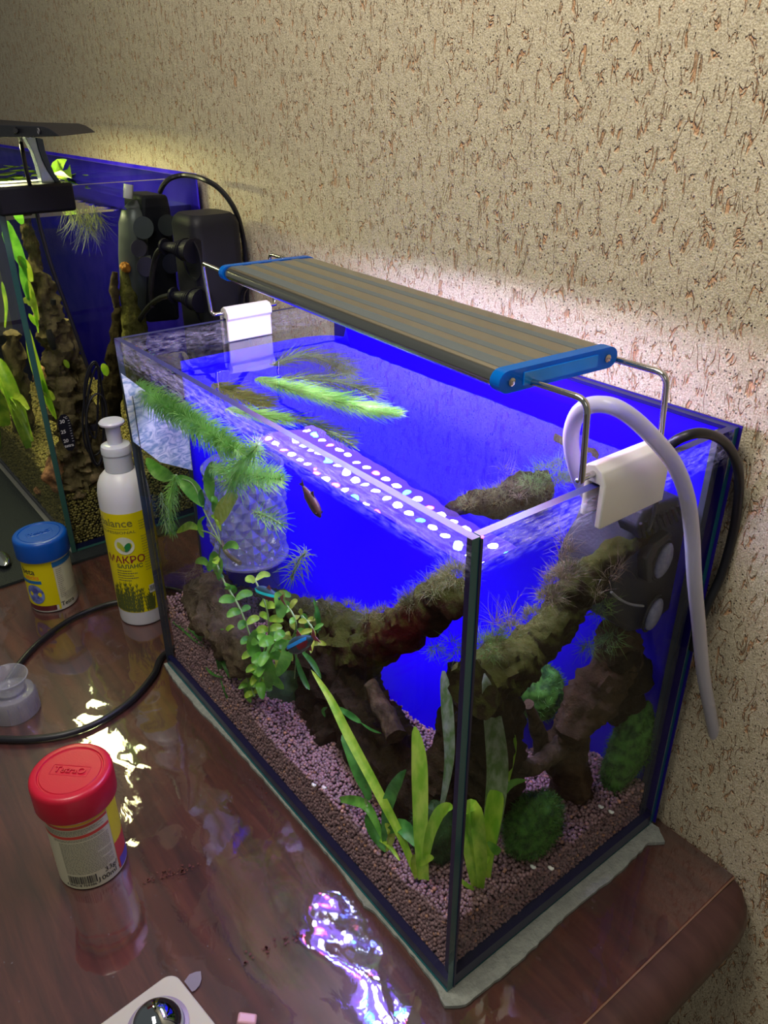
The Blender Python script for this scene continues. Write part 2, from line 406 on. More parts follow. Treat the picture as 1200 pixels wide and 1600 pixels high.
# inlay line and bullnose end
M().box((0.066, -0.85, -0.02), (0.0672, WALL - 0.004, -0.0004)).build('inlay_strip', pbr('pale_inlay', (0.22, 0.12, 0.075), 0.4), table, smooth=False)
prof = [(0.0673, -0.001), (0.076, -0.001), (0.084, -0.003), (0.091, -0.009), (0.094, -0.017), (0.091, -0.026), (0.084, -0.031), (0.0673, -0.032)]
def bull(y): return [V((x, y, z)) for x, z in prof]
ms = M(); rows = [bull(y) for y in (-0.85, 0.18)]
for k in range(1, 7):
    a = k / 6 * PI / 2; rows.append([V((0.0685 + (x - 0.0685) * math.cos(a) ** 0.6, 0.18 + (WALL - 0.006 - 0.18) * math.sin(a), z)) for x, z in prof])
ms.grid(rows).build('edge_moulding', WOOD2, table)
for (x, y) in ((0.03, 0.17), (0.03, -0.78), (-1.95, 0.17), (-1.95, -0.78)):
    M().box((x - 0.03, y - 0.03, -0.75), (x + 0.03, y + 0.03, -0.03)).build('leg', WOOD2, table, smooth=False)
M().box((-1.93, 0.13, -0.12), (0.02, 0.15, -0.03)).build('apron', WOOD2, table, smooth=False)

# clear plastic cover over the desk
def cover_material():
    m, nt, out = new_mat('clear_pvc_cover')
    tc = N(nt, 'ShaderNodeTexCoord')
    tr = N(nt, 'ShaderNodeBsdfTransparent'); tr.inputs[0].default_value = (0.93, 0.93, 0.93, 1)
    gl = N(nt, 'ShaderNodeBsdfGlossy'); gl.inputs['Roughness'].default_value = 0.035
    fr = schlick(nt, 1.55)
    mu = N(nt, 'ShaderNodeMath', operation='MULTIPLY_ADD'); mu.inputs[1].default_value = 1.8; mu.inputs[2].default_value = 0.03; nt.links.new(fr.outputs[0], mu.inputs[0])
    n1 = N(nt, 'ShaderNodeTexNoise'); n1.inputs['Scale'].default_value = 9; n1.inputs['Detail'].default_value = 1.0; n1.inputs['Distortion'].default_value = 1.2
    n2 = N(nt, 'ShaderNodeTexNoise'); n2.inputs['Scale'].default_value = 45; n2.inputs['Detail'].default_value = 3; n2.inputs['Distortion'].default_value = 1.0
    for n in (n1, n2): nt.links.new(tc.outputs['Object'], n.inputs['Vector'])
    ad = N(nt, 'ShaderNodeMath', operation='MULTIPLY_ADD'); ad.inputs[1].default_value = 0.035; nt.links.new(n2.outputs[0], ad.inputs[0]); nt.links.new(n1.outputs[0], ad.inputs[2])
    bp = N(nt, 'ShaderNodeBump'); bp.inputs['Strength'].default_value = 1; bp.inputs['Distance'].default_value = 0.0032
    nt.links.new(ad.outputs[0], bp.inputs['Height']); nt.links.new(bp.outputs[0], gl.inputs['Normal'])
    mx = N(nt, 'ShaderNodeMixShader'); nt.links.new(mu.outputs[0], mx.inputs[0]); nt.links.new(tr.outputs[0], mx.inputs[1]); nt.links.new(gl.outputs[0], mx.inputs[2])
    # milky dust haze and small specks
    df = N(nt, 'ShaderNodeBsdfDiffuse'); df.inputs[0].default_value = (0.42, 0.40, 0.42, 1)
    vo = N(nt, 'ShaderNodeTexVoronoi'); vo.inputs['Scale'].default_value = 75; nt.links.new(tc.outputs['Object'], vo.inputs['Vector'])
    sp = N(nt, 'ShaderNodeMapRange'); sp.inputs['From Min'].default_value = 0.02; sp.inputs['From Max'].default_value = 0.06; sp.inputs['To Min'].default_value = 0.25; sp.inputs['To Max'].default_value = 0.018
    nt.links.new(vo.outputs['Distance'], sp.inputs[0])
    m2 = N(nt, 'ShaderNodeMixShader'); nt.links.new(sp.outputs[0], m2.inputs[0]); nt.links.new(mx.outputs[0], m2.inputs[1]); nt.links.new(df.outputs[0], m2.inputs[2])
    nt.links.new(m2.outputs[0], out.inputs[0]); return m
cv = M().box((-1.95, -0.84, -0.0008), (0.0655, WALL - 0.004, 0.0)).build('table_cover', cover_material(), smooth=False)
tag(cv, 'clear wavy plastic sheet covering the dark red desk', 'table cover')

# ================================================================== MAIN AQUARIUM
ZW = 0.3205
tank = thing('aquarium', (-L / 2, W / 2, 0.0), 'larger foreground glass aquarium with blue background and slim light on top', 'aquarium')
g = 0.005
ms = M(); ms.cur = 0; ms.box((-L, 0, 0.003), (0, g, H))
def pane(name, a, b, edge_faces, matlist):
    """faces of box: 0 bottom,1 top,2 y-,3 x+,4 y+,5 x-"""
    ms = M(); ms.box(a, b); ms.mi = [edge_faces.get(i, 0) for i in range(6)]
    return ms.build(name, matlist, tank, smooth=False)
pane('front_pane', (-L, 0, 0.003), (0, g, H), {0: 2, 1: 1, 3: 2, 5: 3}, [GLASS_LIME, RIM, TEAL, pbr('grey_end_edge', (.04, .05, .07), .2, coat=.5)])
pane('side_pane', (-g, g + 0.0006, 0.003), (0, W - g, H), {0: 2, 1: 1, 2: 2}, [GLASS_LIME, RIM, TEAL])
pane('side_pane', (-L, g + 0.0006, 0.003), (-L + g, W - g, H), {0: 2, 1: 1}, [GLASS_LIME, RIM, TEAL])
pane('back_pane', (-L, W - g, 0.003), (0, W, H), {0: 2, 1: 1, 3: 2}, [GLASS, RIM, TEAL])
pane('bottom_pane', (-L + g, g, 0.003), (-g, W - g, 0.008), {}, [TEAL, RIM, TEAL])
# silicone seams
M().box((-0.0085, g + 0.0001, 0.004), (-0.0002, g + 0.0007, H - 0.0015)).build('silicone_seam', SILI, tank, smooth=False)
M().box((-0.0004, g + 0.0001, 0.004), (0.0006, g + 0.0016, H - 0.0015)).build('silicone_seam', SILI, tank, smooth=False)
M().box((-L + 0.0002, g + 0.0001, 0.004), (-L + 0.007, g + 0.0006, ZW - 0.03)).build('silicone_seam', pbr('grey_silicone', (0.03, 0.035, 0.05), 0.3), tank, smooth=False)
M().box((-g - 0.004, W - 0.012, 0.004), (-g, W - 0.0055, H - 0.002)).build('silicone_seam', pbr('clear_silicone', (0.06, 0.07, 0.10), 0.15, coat=1), tank, smooth=False)
M().box((-L + 0.001, g * .2, 0.004), (-0.001, g * 1.3, 0.012)).build('silicone_seam', SILI, tank, smooth=False)
M().box((-g * 1.3, g, 0.004), (-0.0002, W - 0.001, 0.014)).build('silicone_seam', SILI, tank, smooth=False)
BLUE = pbr('blue_background', (0.010, 0.0005, 0.92), 0.6, col2=(0.018, 0.001, 0.78), nscale=6, spec=0.03)
# bowed blue background sheet (foot bowed forward to imitate the refracted back wall)
top = [(-L + .007, .052), (-L + .007, .085), (-L + .007, .125), (-L + .008, .170), (-L + .020, .202), (-.375, .2135), (-.28, .2135), (-.18, .2135), (-.09, .2135), (-.04, .2135), (-.0055, .2135)]
bot = [(-L + .008, .046), (-L + .02, .062), (-.375, .072), (-.33, .082), (-.28, .090), (-.235, .096), (-.19, .102), (-.150, .112), (-.105, .148), (-.055, .205), (-.0055, .213)]
rows = []
tp = smooth_path([(x, y, 0) for x, y in top], 4); bt = smooth_path([(x, y, 0) for x, y in bot], 4)
for k in range(19):
    z = 0.010 + (0.338 - 0.010) * k / 18
    gz = max(0.0, 1 - (z - .03) / 0.25) ** 1.3 if z > .03 else 1
    row = []
    for a, b in zip(tp, bt):
        p = a.lerp(b, gz)
        zz = z if (a.x > -0.39) else min(z, 0.312)
        row.append(V((p.x, p.y, zz)))
    rows.append(row)
M().grid(rows).build('refracted_background_sheet', BLUE, tank, solid=0.0006)
# outside blue film strip visible at the back right edge
M().box((-L, W, 0.004), (0.002, W + 0.0008, H + 0.001)).build('background_film', pbr('dark_blue_film', (0.01, 0.0, 0.22), .5), tank, smooth=False)

# pale ripple of light on the left pane, painted as a thin patch
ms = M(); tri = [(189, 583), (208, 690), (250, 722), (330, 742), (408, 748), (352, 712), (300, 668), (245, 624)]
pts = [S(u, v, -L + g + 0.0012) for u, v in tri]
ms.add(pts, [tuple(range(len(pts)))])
def ripple_material():
    m, nt, out = new_mat('painted_ripple_light')
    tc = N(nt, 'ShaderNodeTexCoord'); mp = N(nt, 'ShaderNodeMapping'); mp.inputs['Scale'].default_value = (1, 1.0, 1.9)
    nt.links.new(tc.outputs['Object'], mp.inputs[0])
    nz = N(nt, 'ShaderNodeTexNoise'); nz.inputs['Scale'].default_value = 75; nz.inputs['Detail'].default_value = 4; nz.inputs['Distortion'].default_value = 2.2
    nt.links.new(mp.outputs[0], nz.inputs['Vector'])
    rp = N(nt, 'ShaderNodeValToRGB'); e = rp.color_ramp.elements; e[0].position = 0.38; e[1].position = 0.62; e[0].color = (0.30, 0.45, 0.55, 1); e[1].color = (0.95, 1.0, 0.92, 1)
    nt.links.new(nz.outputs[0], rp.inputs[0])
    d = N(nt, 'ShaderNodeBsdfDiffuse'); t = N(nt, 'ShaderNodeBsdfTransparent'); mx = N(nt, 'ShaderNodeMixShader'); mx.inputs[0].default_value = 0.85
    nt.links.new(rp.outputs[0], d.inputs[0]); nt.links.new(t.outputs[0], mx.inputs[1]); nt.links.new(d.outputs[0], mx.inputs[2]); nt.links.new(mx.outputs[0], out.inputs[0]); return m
tag(ms.build('painted_ripple', ripple_material(), tank, smooth=False, solid=0.0006), 'painted pale ripple of light on the left pane')

# water
def water_material():
    m, nt, out = new_mat('tank_water')
    tc = N(nt, 'ShaderNodeTexCoord')
    tr = N(nt, 'ShaderNodeBsdfTransparent'); tr.inputs[0].default_value = (0.93, 0.95, 0.99, 1)
    gl = N(nt, 'ShaderNodeBsdfGlossy'); gl.inputs['Roughness'].default_value = 0.0
    fr = schlick(nt, 1.36)
    nz = N(nt, 'ShaderNodeTexNoise'); nz.inputs['Scale'].default_value = 22; nz.inputs['Detail'].default_value = 2; nt.links.new(tc.outputs['Object'], nz.inputs['Vector'])
    bp = N(nt, 'ShaderNodeBump'); bp.inputs['Strength'].default_value = 1; bp.inputs['Distance'].default_value = 0.0004; nt.links.new(nz.outputs[0], bp.inputs['Height'])
    nt.links.new(bp.outputs[0], gl.inputs['Normal'])
    mu = N(nt, 'ShaderNodeMath', operation='MULTIPLY'); mu.inputs[1].default_value = 1.6; nt.links.new(fr.outputs[0], mu.inputs[0])
    mx = N(nt, 'ShaderNodeMixShader'); nt.links.new(mu.outputs[0], mx.inputs[0]); nt.links.new(tr.outputs[0], mx.inputs[1]); nt.links.new(gl.outputs[0], mx.inputs[2])
    nt.links.new(mx.outputs[0], out.inputs[0]); return m
WATER = water_material()
mw_, ntw, outw = new_mat('water_body'); tr = N(ntw, 'ShaderNodeBsdfTransparent'); tr.inputs[0].default_value = (0.955, 0.975, 0.985, 1); ntw.links.new(tr.outputs[0], outw.inputs[0])
ms = M().box((-L + g + .0002, g + .0008, 0.0085), (-g - .0002, W - g - .0002, ZW)); ms.mi = [1, 0, 1, 1, 1, 1]
wt = ms.build('aquarium_water', [WATER, mw_], smooth=False)
tag(wt, 'clear water filling the foreground aquarium', 'water', kind='stuff')

# grey paper mat beneath
rnd = random.Random(3)
def torn(pts, step=0.004, amp=0.0005):
    out = []
    for i in range(len(pts)):
        a = V(pts[i]); b = V(pts[(i + 1) % len(pts)]); n = max(1, int((b - a).length / step))
        for k in range(n):
            p = a.lerp(b, k / n); out.append(V((p.x + rnd.uniform(-amp, amp), p.y + rnd.uniform(-amp, amp), 0)))
    return out
ol = torn([(-L - .002, -.003, 0), (-L * .93, -.006, 0), (-L * .8, -.0058, 0), (-L * .7, -.003, 0), (-.24, -.0015, 0), (-.12, -.001, 0), (-.095, -.0035, 0), (-.083, -.005, 0), (-.075, -.002, 0), (-.04, -.0015, 0), (-.012, -.002, 0), (0.0, -.006, 0), (0.006, -.007, 0), (0.013, 0.004, 0), (.0145, .05, 0), (.011, .11, 0), (.0125, .16, 0), (.010, .200, 0), (.017, .212, 0), (.006, .219, 0), (-L, .219, 0)])
ms = M(); n = len(ol)
ms.add([V((p.x, p.y, 0.0)) for p in ol] + [V((p.x, p.y, 0.0028)) for p in ol], [tuple(range(n - 1, -1, -1)), tuple(range(n, 2 * n))] + [(i, (i + 1) % n, n + (i + 1) % n, n + i) for i in range(n)])
tag(ms.build('paper_mat', pbr('grey_paper', (0.34, 0.36, 0.33), 0.9, bump=0.8, bscale=500, col2=(0.26, 0.28, 0.26), nscale=150), smooth=False), 'torn grey paper mat under the foreground aquarium', 'mat')

# ------------------------------------------------------------------ gravel
def gravel_h(x, y):
    h = 0.047 + 0.0035 * math.sin(x * 40 + 1) * math.cos(y * 35)
    if x > -0.12: h += 0.010 * min(1, (x + 0.12) / .12) * max(0, 1 - y / .1)
    t = max(0, min(1, (-x - 0.27) / 0.10)); h += 0.030 * t * t * (3 - 2 * t)
    t = max(0, min(1, (-x - 0.40) / 0.03)); h += 0.012 * t
    return h
def gravel(name, label, x0, x1, y0, y1, zf, r, hf, cols, seed, zmin):
    """one joined heap of round pellets: a top layer plus the layers seen against the panes"""
    rg = np.random.RandomState(seed)
    P = []
    s = r * 1.72
    ny = int((y1 - y0) / (s * .87)); nx = int((x1 - x0) / s)
    for j in range(ny + 1):
        for i in range(nx + 1):
            x = x0 + (i + .5 * (j % 2)) * s; y = y0 + j * s * .87
            if x > x1 or y > y1: continue
            P.append((x, y, hf(x, y)))
            if rg.rand() < .3: P.append((x + s * .5, y, hf(x, y) + r * .5))
    nz = int(0.11 / (s * .87))
    for j in range(nz):
        z = zmin + j * s * .87
        for i in range(nx + 1):
            x = x0 + (i + .5 * (j % 2)) * s
            if z < hf(x, y0) - r * .3 and x <= x1: P.append((x, y0, z))
        for i in range(ny + 6):
            y = y0 + (i + .5 * (j % 2)) * s
            if y <= y1 and z < hf(x1, y) - r * .3: P.append((x1, y, z))
    P = np.array(P); P += rg.uniform(-.55, .55, P.shape) * r
    P[:, 0] = np.clip(P[:, 0], x0, x1); P[:, 1] = np.clip(P[:, 1], y0, y1)
    iv, ifc = icos(0); iv = np.array([tuple(q) for q in iv]); ifc = np.array(ifc)
    n = len(P); sc = rg.uniform(.82, 1.12, (n, 1, 1)) * np.stack([rg.uniform(.9, 1.15, n), rg.uniform(.9, 1.1, n), rg.uniform(.8, 1.0, n)], 1)[:, None, :]
    th = rg.uniform(0, 6.28, n); R = np.zeros((n, 3, 3)); R[:, 0, 0] = np.cos(th); R[:, 0, 1] = -np.sin(th); R[:, 1, 0] = np.sin(th); R[:, 1, 1] = np.cos(th); R[:, 2, 2] = 1
    vv = (iv[None] * r * sc) @ R.transpose(0, 2, 1) + P[:, None]
    ff = ifc[None] + (np.arange(n) * 12)[:, None, None]
    me = bpy.data.meshes.new(name); me.vertices.add(n * 12); me.vertices.foreach_set('co', vv.ravel())
    nf = n * 20; me.loops.add(nf * 3); me.loops.foreach_set('vertex_index', ff.ravel().astype(np.int32))
    me.polygons.add(nf); me.polygons.foreach_set('loop_start', np.arange(0, nf * 3, 3, dtype=np.int32))
    me.polygons.foreach_set('use_smooth', np.ones(nf, bool)); me.update(calc_edges=True)
    m, nt, out = new_mat(name)
    gi = N(nt, 'ShaderNodeNewGeometry'); rp = N(nt, 'ShaderNodeValToRGB'); e = rp.color_ramp.elements
    e[0].position = 0; e[1].position = 1; e[0].color = c4(cols[0]); e[1].color = c4(cols[2])
    k = e.new(0.5); k.color = c4(cols[1]); k2 = e.new(0.94); k2.color = c4(cols[1])
    nt.links.new(gi.outputs['Random Per Island'], rp.inputs[0])
    b = N(nt, 'ShaderNodeBsdfPrincipled'); b.inputs['Roughness'].default_value = 0.42; nt.links.new(rp.outputs[0], b.inputs['Base Color']); nt.links.new(b.outputs[0], out.inputs[0])
    me.materials.append(m)
    o = bpy.data.objects.new(name, me); COL.objects.link(o)
    return tag(o, label, 'gravel', kind='stuff')
gravel('aquarium_gravel', 'mauve-brown round pellet substrate in the foreground aquarium', -L + g + .003, -g - .002, g + .003, W - .013, 0, 0.00165, gravel_h, [(0.13, 0.075, 0.085), (0.33, 0.19, 0.20), (0.62, 0.30, 0.18)], 4, 0.010)
# solid soil under the pellets
rows = []
for j in range(21):
    y = g + .0035 + (W - .013 - g - .0035) * j / 20
    rows.append([V((x, y, gravel_h(x, y) - .0012)) for x in [-L + g + .0035 + (L - 2 * g - .006) * i / 50 for i in range(51)]])
ms = M(); ms.grid(rows)
y0, y1 = g + .0035, W - .013
fr_ = [V((p.x, y0, .009)) for p in rows[0]]; ms.grid([fr_, rows[0]])
ms.grid([[V((r[-1].x, r[-1].y, .009)) for r in rows], [r[-1] for r in rows]])
ms.grid([[V((r[0].x, r[0].y, .009)) for r in rows], [r[0] for r in rows]])
ms.grid([rows[-1], [V((p.x, y1, .009)) for p in rows[-1]]])
tag(ms.build('aquarium_soil', pbr('dark_soil', (0.02, 0.012, 0.016), 0.9)), 'dark soil packed beneath the pellets of the foreground aquarium', 'soil', kind='stuff')

# ------------------------------------------------------------------ LED light over the aquarium
LA = math.radians(-3.7); LC = V((-0.1975, 0.1005, 0.0))
LM = Matrix.Translation(LC) @ Matrix.Rotation(LA, 4, 'Z')
led = thing('aquarium_light', (LC.x, LC.y, 0.389), 'slim silver light bar with blue end caps on wire legs over the foreground aquarium', 'aquarium light')
ALU = pbr('satin_aluminium', (0.20, 0.25, 0.29), 0.45, metal=0.7, bump=0.05, bscale=900, stretch=(0.02, 1, 1))
POL = pbr('polished_aluminium', (0.50, 0.50, 0.48), 0.2, metal=1)
LX, LY, ZT, ZB = 0.158, 0.0405, 0.3985, 0.3880
def lp(x, y, z): return LM @ V((x, y, z))
sec = []
for k in range(9):
    a = PI / 2 - k / 8 * PI; sec.append((LY - 0.006 + 0.006 * math.cos(a), (ZT + ZB) / 2 + (ZT - ZB) / 2 * math.sin(a)))
for k in range(9):
    a = -PI / 2 - k / 8 * PI; sec.append((-LY + 0.006 + 0.006 * math.cos(a), (ZT + ZB) / 2 + (ZT - ZB) / 2 * math.sin(a)))
def prism(ms, secp, x0, x1):
    n = len(secp); vs = [lp(x0, y, z) for y, z in secp] + [lp(x1, y, z) for y, z in secp]
    ms.add(vs, [tuple(range(n)), tuple(range(2 * n - 1, n - 1, -1))] + [(i, n + i, n + (i + 1) % n, (i + 1) % n) for i in range(n)])
ms = M(); prism(ms, sec, -LX, LX); ms.build('housing', POL, led)
for yc in (-0.0135, 0.0045, 0.0225):
    ms = M(); prism(ms, [(yc - .0032, ZT - .0005), (yc - .0032, ZT + .0001), (yc + .0032, ZT + .0001), (yc + .0032, ZT - .0005)], -LX, LX); ms.build('rib', ALU, led, smooth=False)
ms = M(); prism(ms, [(-.0345, ZT - .0005), (-.0345, ZT + .0001), (-.0245, ZT + .0001), (-.0245, ZT - .0005)], -LX, LX); ms.build('rib', ALU, led, smooth=False)
mcap, nt, out = new_mat('blue_clear_plastic')
b1 = N(nt, 'ShaderNodeBsdfPrincipled'); b1.inputs['Base Color'].default_value = (0.0, 0.24, 0.85, 1); b1.inputs['Roughness'].default_value = 0.12
t1 = N(nt, 'ShaderNodeBsdfTranslucent'); t1.inputs[0].default_value = (0.0, 0.3, 1.0, 1); mxx = N(nt, 'ShaderNodeMixShader'); mxx.inputs[0].default_value = 0.45
nt.links.new(b1.outputs[0], mxx.inputs[1]); nt.links.new(t1.outputs[0], mxx.inputs[2]); nt.links.new(mxx.outputs[0], out.inputs[0])
big = [(y * 1.035, (z - .39325) * 1.10 + .39325) for y, z in sec]
for s in (-1, 1):
    ms = M(); prism(ms, big, s * LX - (0.0 if s > 0 else 0.007), s * LX + (0.007 if s > 0 else 0.0)); cap = ms.build('end_cap', mcap, led)
    tag(cap, 'clear blue plastic end cap')
    ms = M()
    q = [( -.026, .3900), (.026, .3900), (.026, .3965), (-.026, .3965)]
    prism(ms, q, s * (LX + .0066), s * (LX + .0078)); ms.build('recess_panel', pbr('bright_blue_window', (0.01, 0.30, 0.95), 0.2), cap, smooth=False)
    for yy in (-.034, .034):
        M().lathe([(0.0022, -.001), (0.0022, .0008), (0.0012, .0012)], lp(s * (LX + .007), yy, .3932), 10, axis=(LM.to_3x3() @ V((s, 0, 0)))).build('screw', CHROME, cap)
# light-giving lens and its diodes
LENS = emis('lamp_lens_glow', (0.26, 0.13, 1.0), 7)
ms = M(); ms.add([lp(-LX + .004, -.030, ZB - .0006), lp(LX - .004, -.030, ZB - .0006), lp(LX - .004, .030, ZB - .0006), lp(-LX + .004, .030, ZB - .0006)], [(0, 3, 2, 1)])
ms.build('lens', LENS, led, smooth=False)
LEDM = {'w': emis('white_diode', (0.64, 0.63, 1.0), 270), 'r': emis('red_diode', (1.0, 0.06, 0.12), 170), 'g': emis('green_diode', (0.05, 1.0, 0.5), 130), 'b': emis('blue_diode', (0.08, 0.12, 1.0), 300)}
dm = {}
pat = {-.019: 'rwrwbwrwrwgwrwrwbwrwrw', .0: 'wwbwwgwwwbwwwwgwwbwwww', .019: 'wgwrwwbwrwwgwrwwwrwgwr'}
for yy, s_ in pat.items():
    for i, c in enumerate(s_):
        x = -LX + .012 + i * (2 * LX - .024) / (len(s_) - 1)
        if c not in dm:
            ms = M(); ms.lathe([(0.0, -.0012), (0.0024, -.0010), (0.0036, 0.0)], (0, 0, 0), 8, cap=False)
            o = ms.build('diode', LEDM[c], None); dm[c] = o.data; bpy.data.objects.remove(o)
        o = bpy.data.objects.new('diode', dm[c]); COL.objects.link(o); o.parent = led
        o.matrix_parent_inverse = led.matrix_world.inverted(); o.location = lp(x, yy, ZB - .0008)
# wire legs
def wire(pts, r=.0016): return M().tube(smooth_bends(pts, .007), r, 10)
def smooth_bends(pts, rad):
    P = [V(p) for p in pts]; out = [P[0]]
    for i in range(1, len(P) - 1):
        a = (P[i - 1] - P[i]); b = (P[i + 1] - P[i]); r = min(rad, a.length * .45, b.length * .45); a.normalize(); b.normalize()
        p0 = P[i] + a * r; p1 = P[i] + b * r
        for k in range(6):
            t = k / 5; out.append((1 - t) ** 2 * p0 + 2 * t * (1 - t) * P[i] + t * t * p1)
    out.append(P[-1]); return out
def clip_profile(sx, x0):
    pr_ = [(.0048, .317), (.0048, .342), (.002, .3485), (-.003, .3515), (-.008, .3505), (-.0115, .3465), (-.0112, .3415), (-.0088, .3395), (-.0088, .321), (-.0060, .321), (-.0060, .3412), (.0010, .3412), (.0010, .317)]
    return [(x0 + sx * x, z) for x, z in pr_]
for sx, x0, ya, yb, base1, base2, l1, l2 in ((1, 0.0, .0875, .1425, (908, 760), (1030, 703), (918, 634), (1042, 591)), (-1, -L, .0995, .1445, (346, 492), (428, 478), (335, 424), (437, 420))):
    br = bpy.data.objects.new('bracket', None); COL.objects.link(br); br.parent = led; br.matrix_parent_inverse = led.matrix_world.inverted(); br.location = (x0, .115, H); bpy.context.view_layer.update()
    pf = clip_profile(sx, x0); n = len(pf)
    ms = M(); ms.add([(x, ya, z) for x, z in pf] + [(x, yb, z) for x, z in pf], [tuple(range(n)), tuple(range(2 * n - 1, n - 1, -1))] + [(i, n + i, n + (i + 1) % n, (i + 1) % n) for i in range(n)])
    tag(ms.build('clip', WHITEP, br, smooth=False, bevel=.0009), 'white plastic rim clip')
    if sx > 0:
        xr = .0005
        A = S(*base1, xr); B = S(*base2, xr); A.z = B.z = (A.z + B.z) / 2; TA = S(*l1, xr); TB = S(*l2, xr)
        zt = (TA.z + TB.z) / 2
        pts = [V((LC.x + LX - .004, TA.y - .001, .3905)), V((xr, TA.y, .3905)), V((xr, A.y, .3475)), V((xr - .004, A.y + .001, .3462)), V((xr - .004, B.y - .002, .3462)), V((xr, B.y, .3475)), V((xr, TB.y, .3905)), V((LC.x + LX - .004, TB.y, .3905))]
    else:
        xr = -L - .0005
        A = S(*base1, xr); B = S(*base2, xr); TA = S(*l1, xr)
        pts = [V((LC.x - LX + .004, .070 + .008, .3905)), V((xr, .086, .3905)), V((xr, .0895, .3475)), V((xr + .004, .0905, .3462)), V((xr + .004, .1535, .3462)), V((xr, .1545, .3475)), V((xr, .152, .3905)), V((LC.x - LX + .004, .150, .3905))]
    wire(pts, .0017).build('wire_leg', CHROME, br)

# ------------------------------------------------------------------ hose and cable over the right rim
mh, nt, out = new_mat('milky_silicone_hose')
b1 = N(nt, 'ShaderNodeBsdfPrincipled'); b1.inputs['Base Color'].default_value = (0.80, 0.78, 0.88, 1); b1.inputs['Roughness'].default_value = 0.22
t1 = N(nt, 'ShaderNodeBsdfTransparent'); t1.inputs[0].default_value = (0.9, 0.9, 0.95, 1); lw = N(nt, 'ShaderNodeLayerWeight'); lw.inputs[0].default_value = 0.35
mr = N(nt, 'ShaderNodeMapRange'); mr.inputs['To Min'].default_value = 0.42; mr.inputs['To Max'].default_value = 0.95; nt.links.new(lw.outputs['Facing'], mr.inputs[0])
mxx = N(nt, 'ShaderNodeMixShader'); nt.links.new(mr.outputs[0], mxx.inputs[0]); nt.links.new(t1.outputs[0], mxx.inputs[1]); nt.links.new(b1.outputs[0], mxx.inputs[2]); nt.links.new(mxx.outputs[0], out.inputs[0])
hp = [(930, 790, -.040), (905, 748, -.036), (893, 700, -.030), (895, 665, -.024), (908, 641, -.016), (930, 632, -.008), (960, 636, .002), (992, 656, .008), (1028, 692, .014), (1055, 728, .017), (1073, 775, .020), (1081, 833, .021), (1085, 905, .022), (1092, 980, .022), (1100, 1060, .022), (1120, 1166, .024)]
tag(M().tube(smooth_path([S(u, v, x) for u, v, x in hp], 6), .0039, 14, cap=False).build('air_hose', mh, solid=.0008), 'milky white hose arching over the right rim of the foreground aquarium', 'hose')
cp = [(1012, 735, -.020), (1045, 697, -.008), (1072, 681, 0), (1100, 677, .004), (1128, 688, .006), (1148, 715, .007), (1155, 755, .007), (1147, 825, .006), (1128, 895, .006), (1108, 940, .005), (1090, 985, .004), (1083, 1015, .004)]
tag(M().tube(smooth_path([S(u, v, x) for u, v, x in cp], 6), .0030, 10).build('filter_cable', CABLE), 'thick black cable looping over the back right corner of the foreground aquarium', 'cable')

# ------------------------------------------------------------------ internal filter seen through the right pane
DK = pbr('grey_filter_plastic', (0.026, 0.026, 0.034), 0.5, spec=0.3, bump=0.15, bscale=500)
flt = thing('internal_filter', S(1020, 960, -.03), 'dark grey ribbed internal filter behind the right pane, back corner', 'filter')
def slab(pix, xf, xb, name, mat, parent, bevel=.002):
    """solid seen through the right pane: outline at the plane x=xf, depth back to xb"""
    P = [S(u, v, xf) for u, v in pix]; n = len(P)
    Q = [V((xb, p.y, p.z)) for p in P]
    ms = M(); ms.add(P + Q, [tuple(range(n)), tuple(range(2 * n - 1, n - 1, -1))] + [(i, n + i, n + (i + 1) % n, (i + 1) % n) for i in range(n)])
    return ms.build(name, mat, parent, bevel=bevel, smooth=False)
body = slab([(985, 850), (1000, 812), (1035, 795), (1078, 780), (1086, 840), (1088, 900), (1078, 945), (1042, 958), (1012, 984), (986, 990), (958, 972), (950, 935), (958, 900), (972, 872)], -.018, -.062, 'housing', DK, flt, .004)
slab([(996, 825), (1006, 800), (1032, 786), (1062, 776), (1068, 800), (1036, 812), (1012, 828), (1003, 845)], -.0135, -.03, 'motor_cap', DK, flt, .002)
for i in range(8):
    a, b = (1001 + i * 8.2, 808 - i * 4.0), (1007 + i * 8.6, 829 - i * 4.2)
    M().tube([S(a[0], a[1] + 10, -.0125), S(b[0], b[1] + 10, -.0125)], .0011, 6).build('vent_rib', BLACKM, flt)
slab([(1012, 910), (1010, 875), (1022, 852), (1048, 832), (1052, 836), (1030, 858), (1020, 880), (1020, 912)], -.011, -.02, 'edge_band', DK, flt, .001)
OV = pbr('milky_blue_cup', (0.20, 0.20, 0.33), 0.3, col2=(0.30, 0.30, 0.42), nscale=300)
for (u, v, rx, ry, an) in ((1037, 876, .0075, .0125, -.30), (1022, 960, .0068, .0120, -.35)):
    c = S(u, v, -.0125); R = Matrix.Rotation(an, 3, 'X')
    M().ico(c, 1, 2, sc=(.0035, rx, ry), rot=R).build('suction_cup', OV, flt)
    M().tube([c + R @ V((-.0015, rx * 1.12 * math.cos(t * PI / 12), ry * 1.10 * math.sin(t * PI / 12))) for t in range(25)], .0009, 6).build('cup_ring', DK, flt)
M().tube(smooth_path([S(u, v, -.015) for u, v in ((955, 925), (968, 936), (985, 944), (1005, 947))], 4), .0009, 6).build('air_line', pbr('pale_line', (0.3, 0.3, 0.32), 0.4), flt)
M().tube(smooth_path([S(u, v, -.012) for u, v in ((1012, 830), (1022, 800), (1026, 780), (1032, 755))], 4), .0014, 6).build('lead', CABLE, flt)

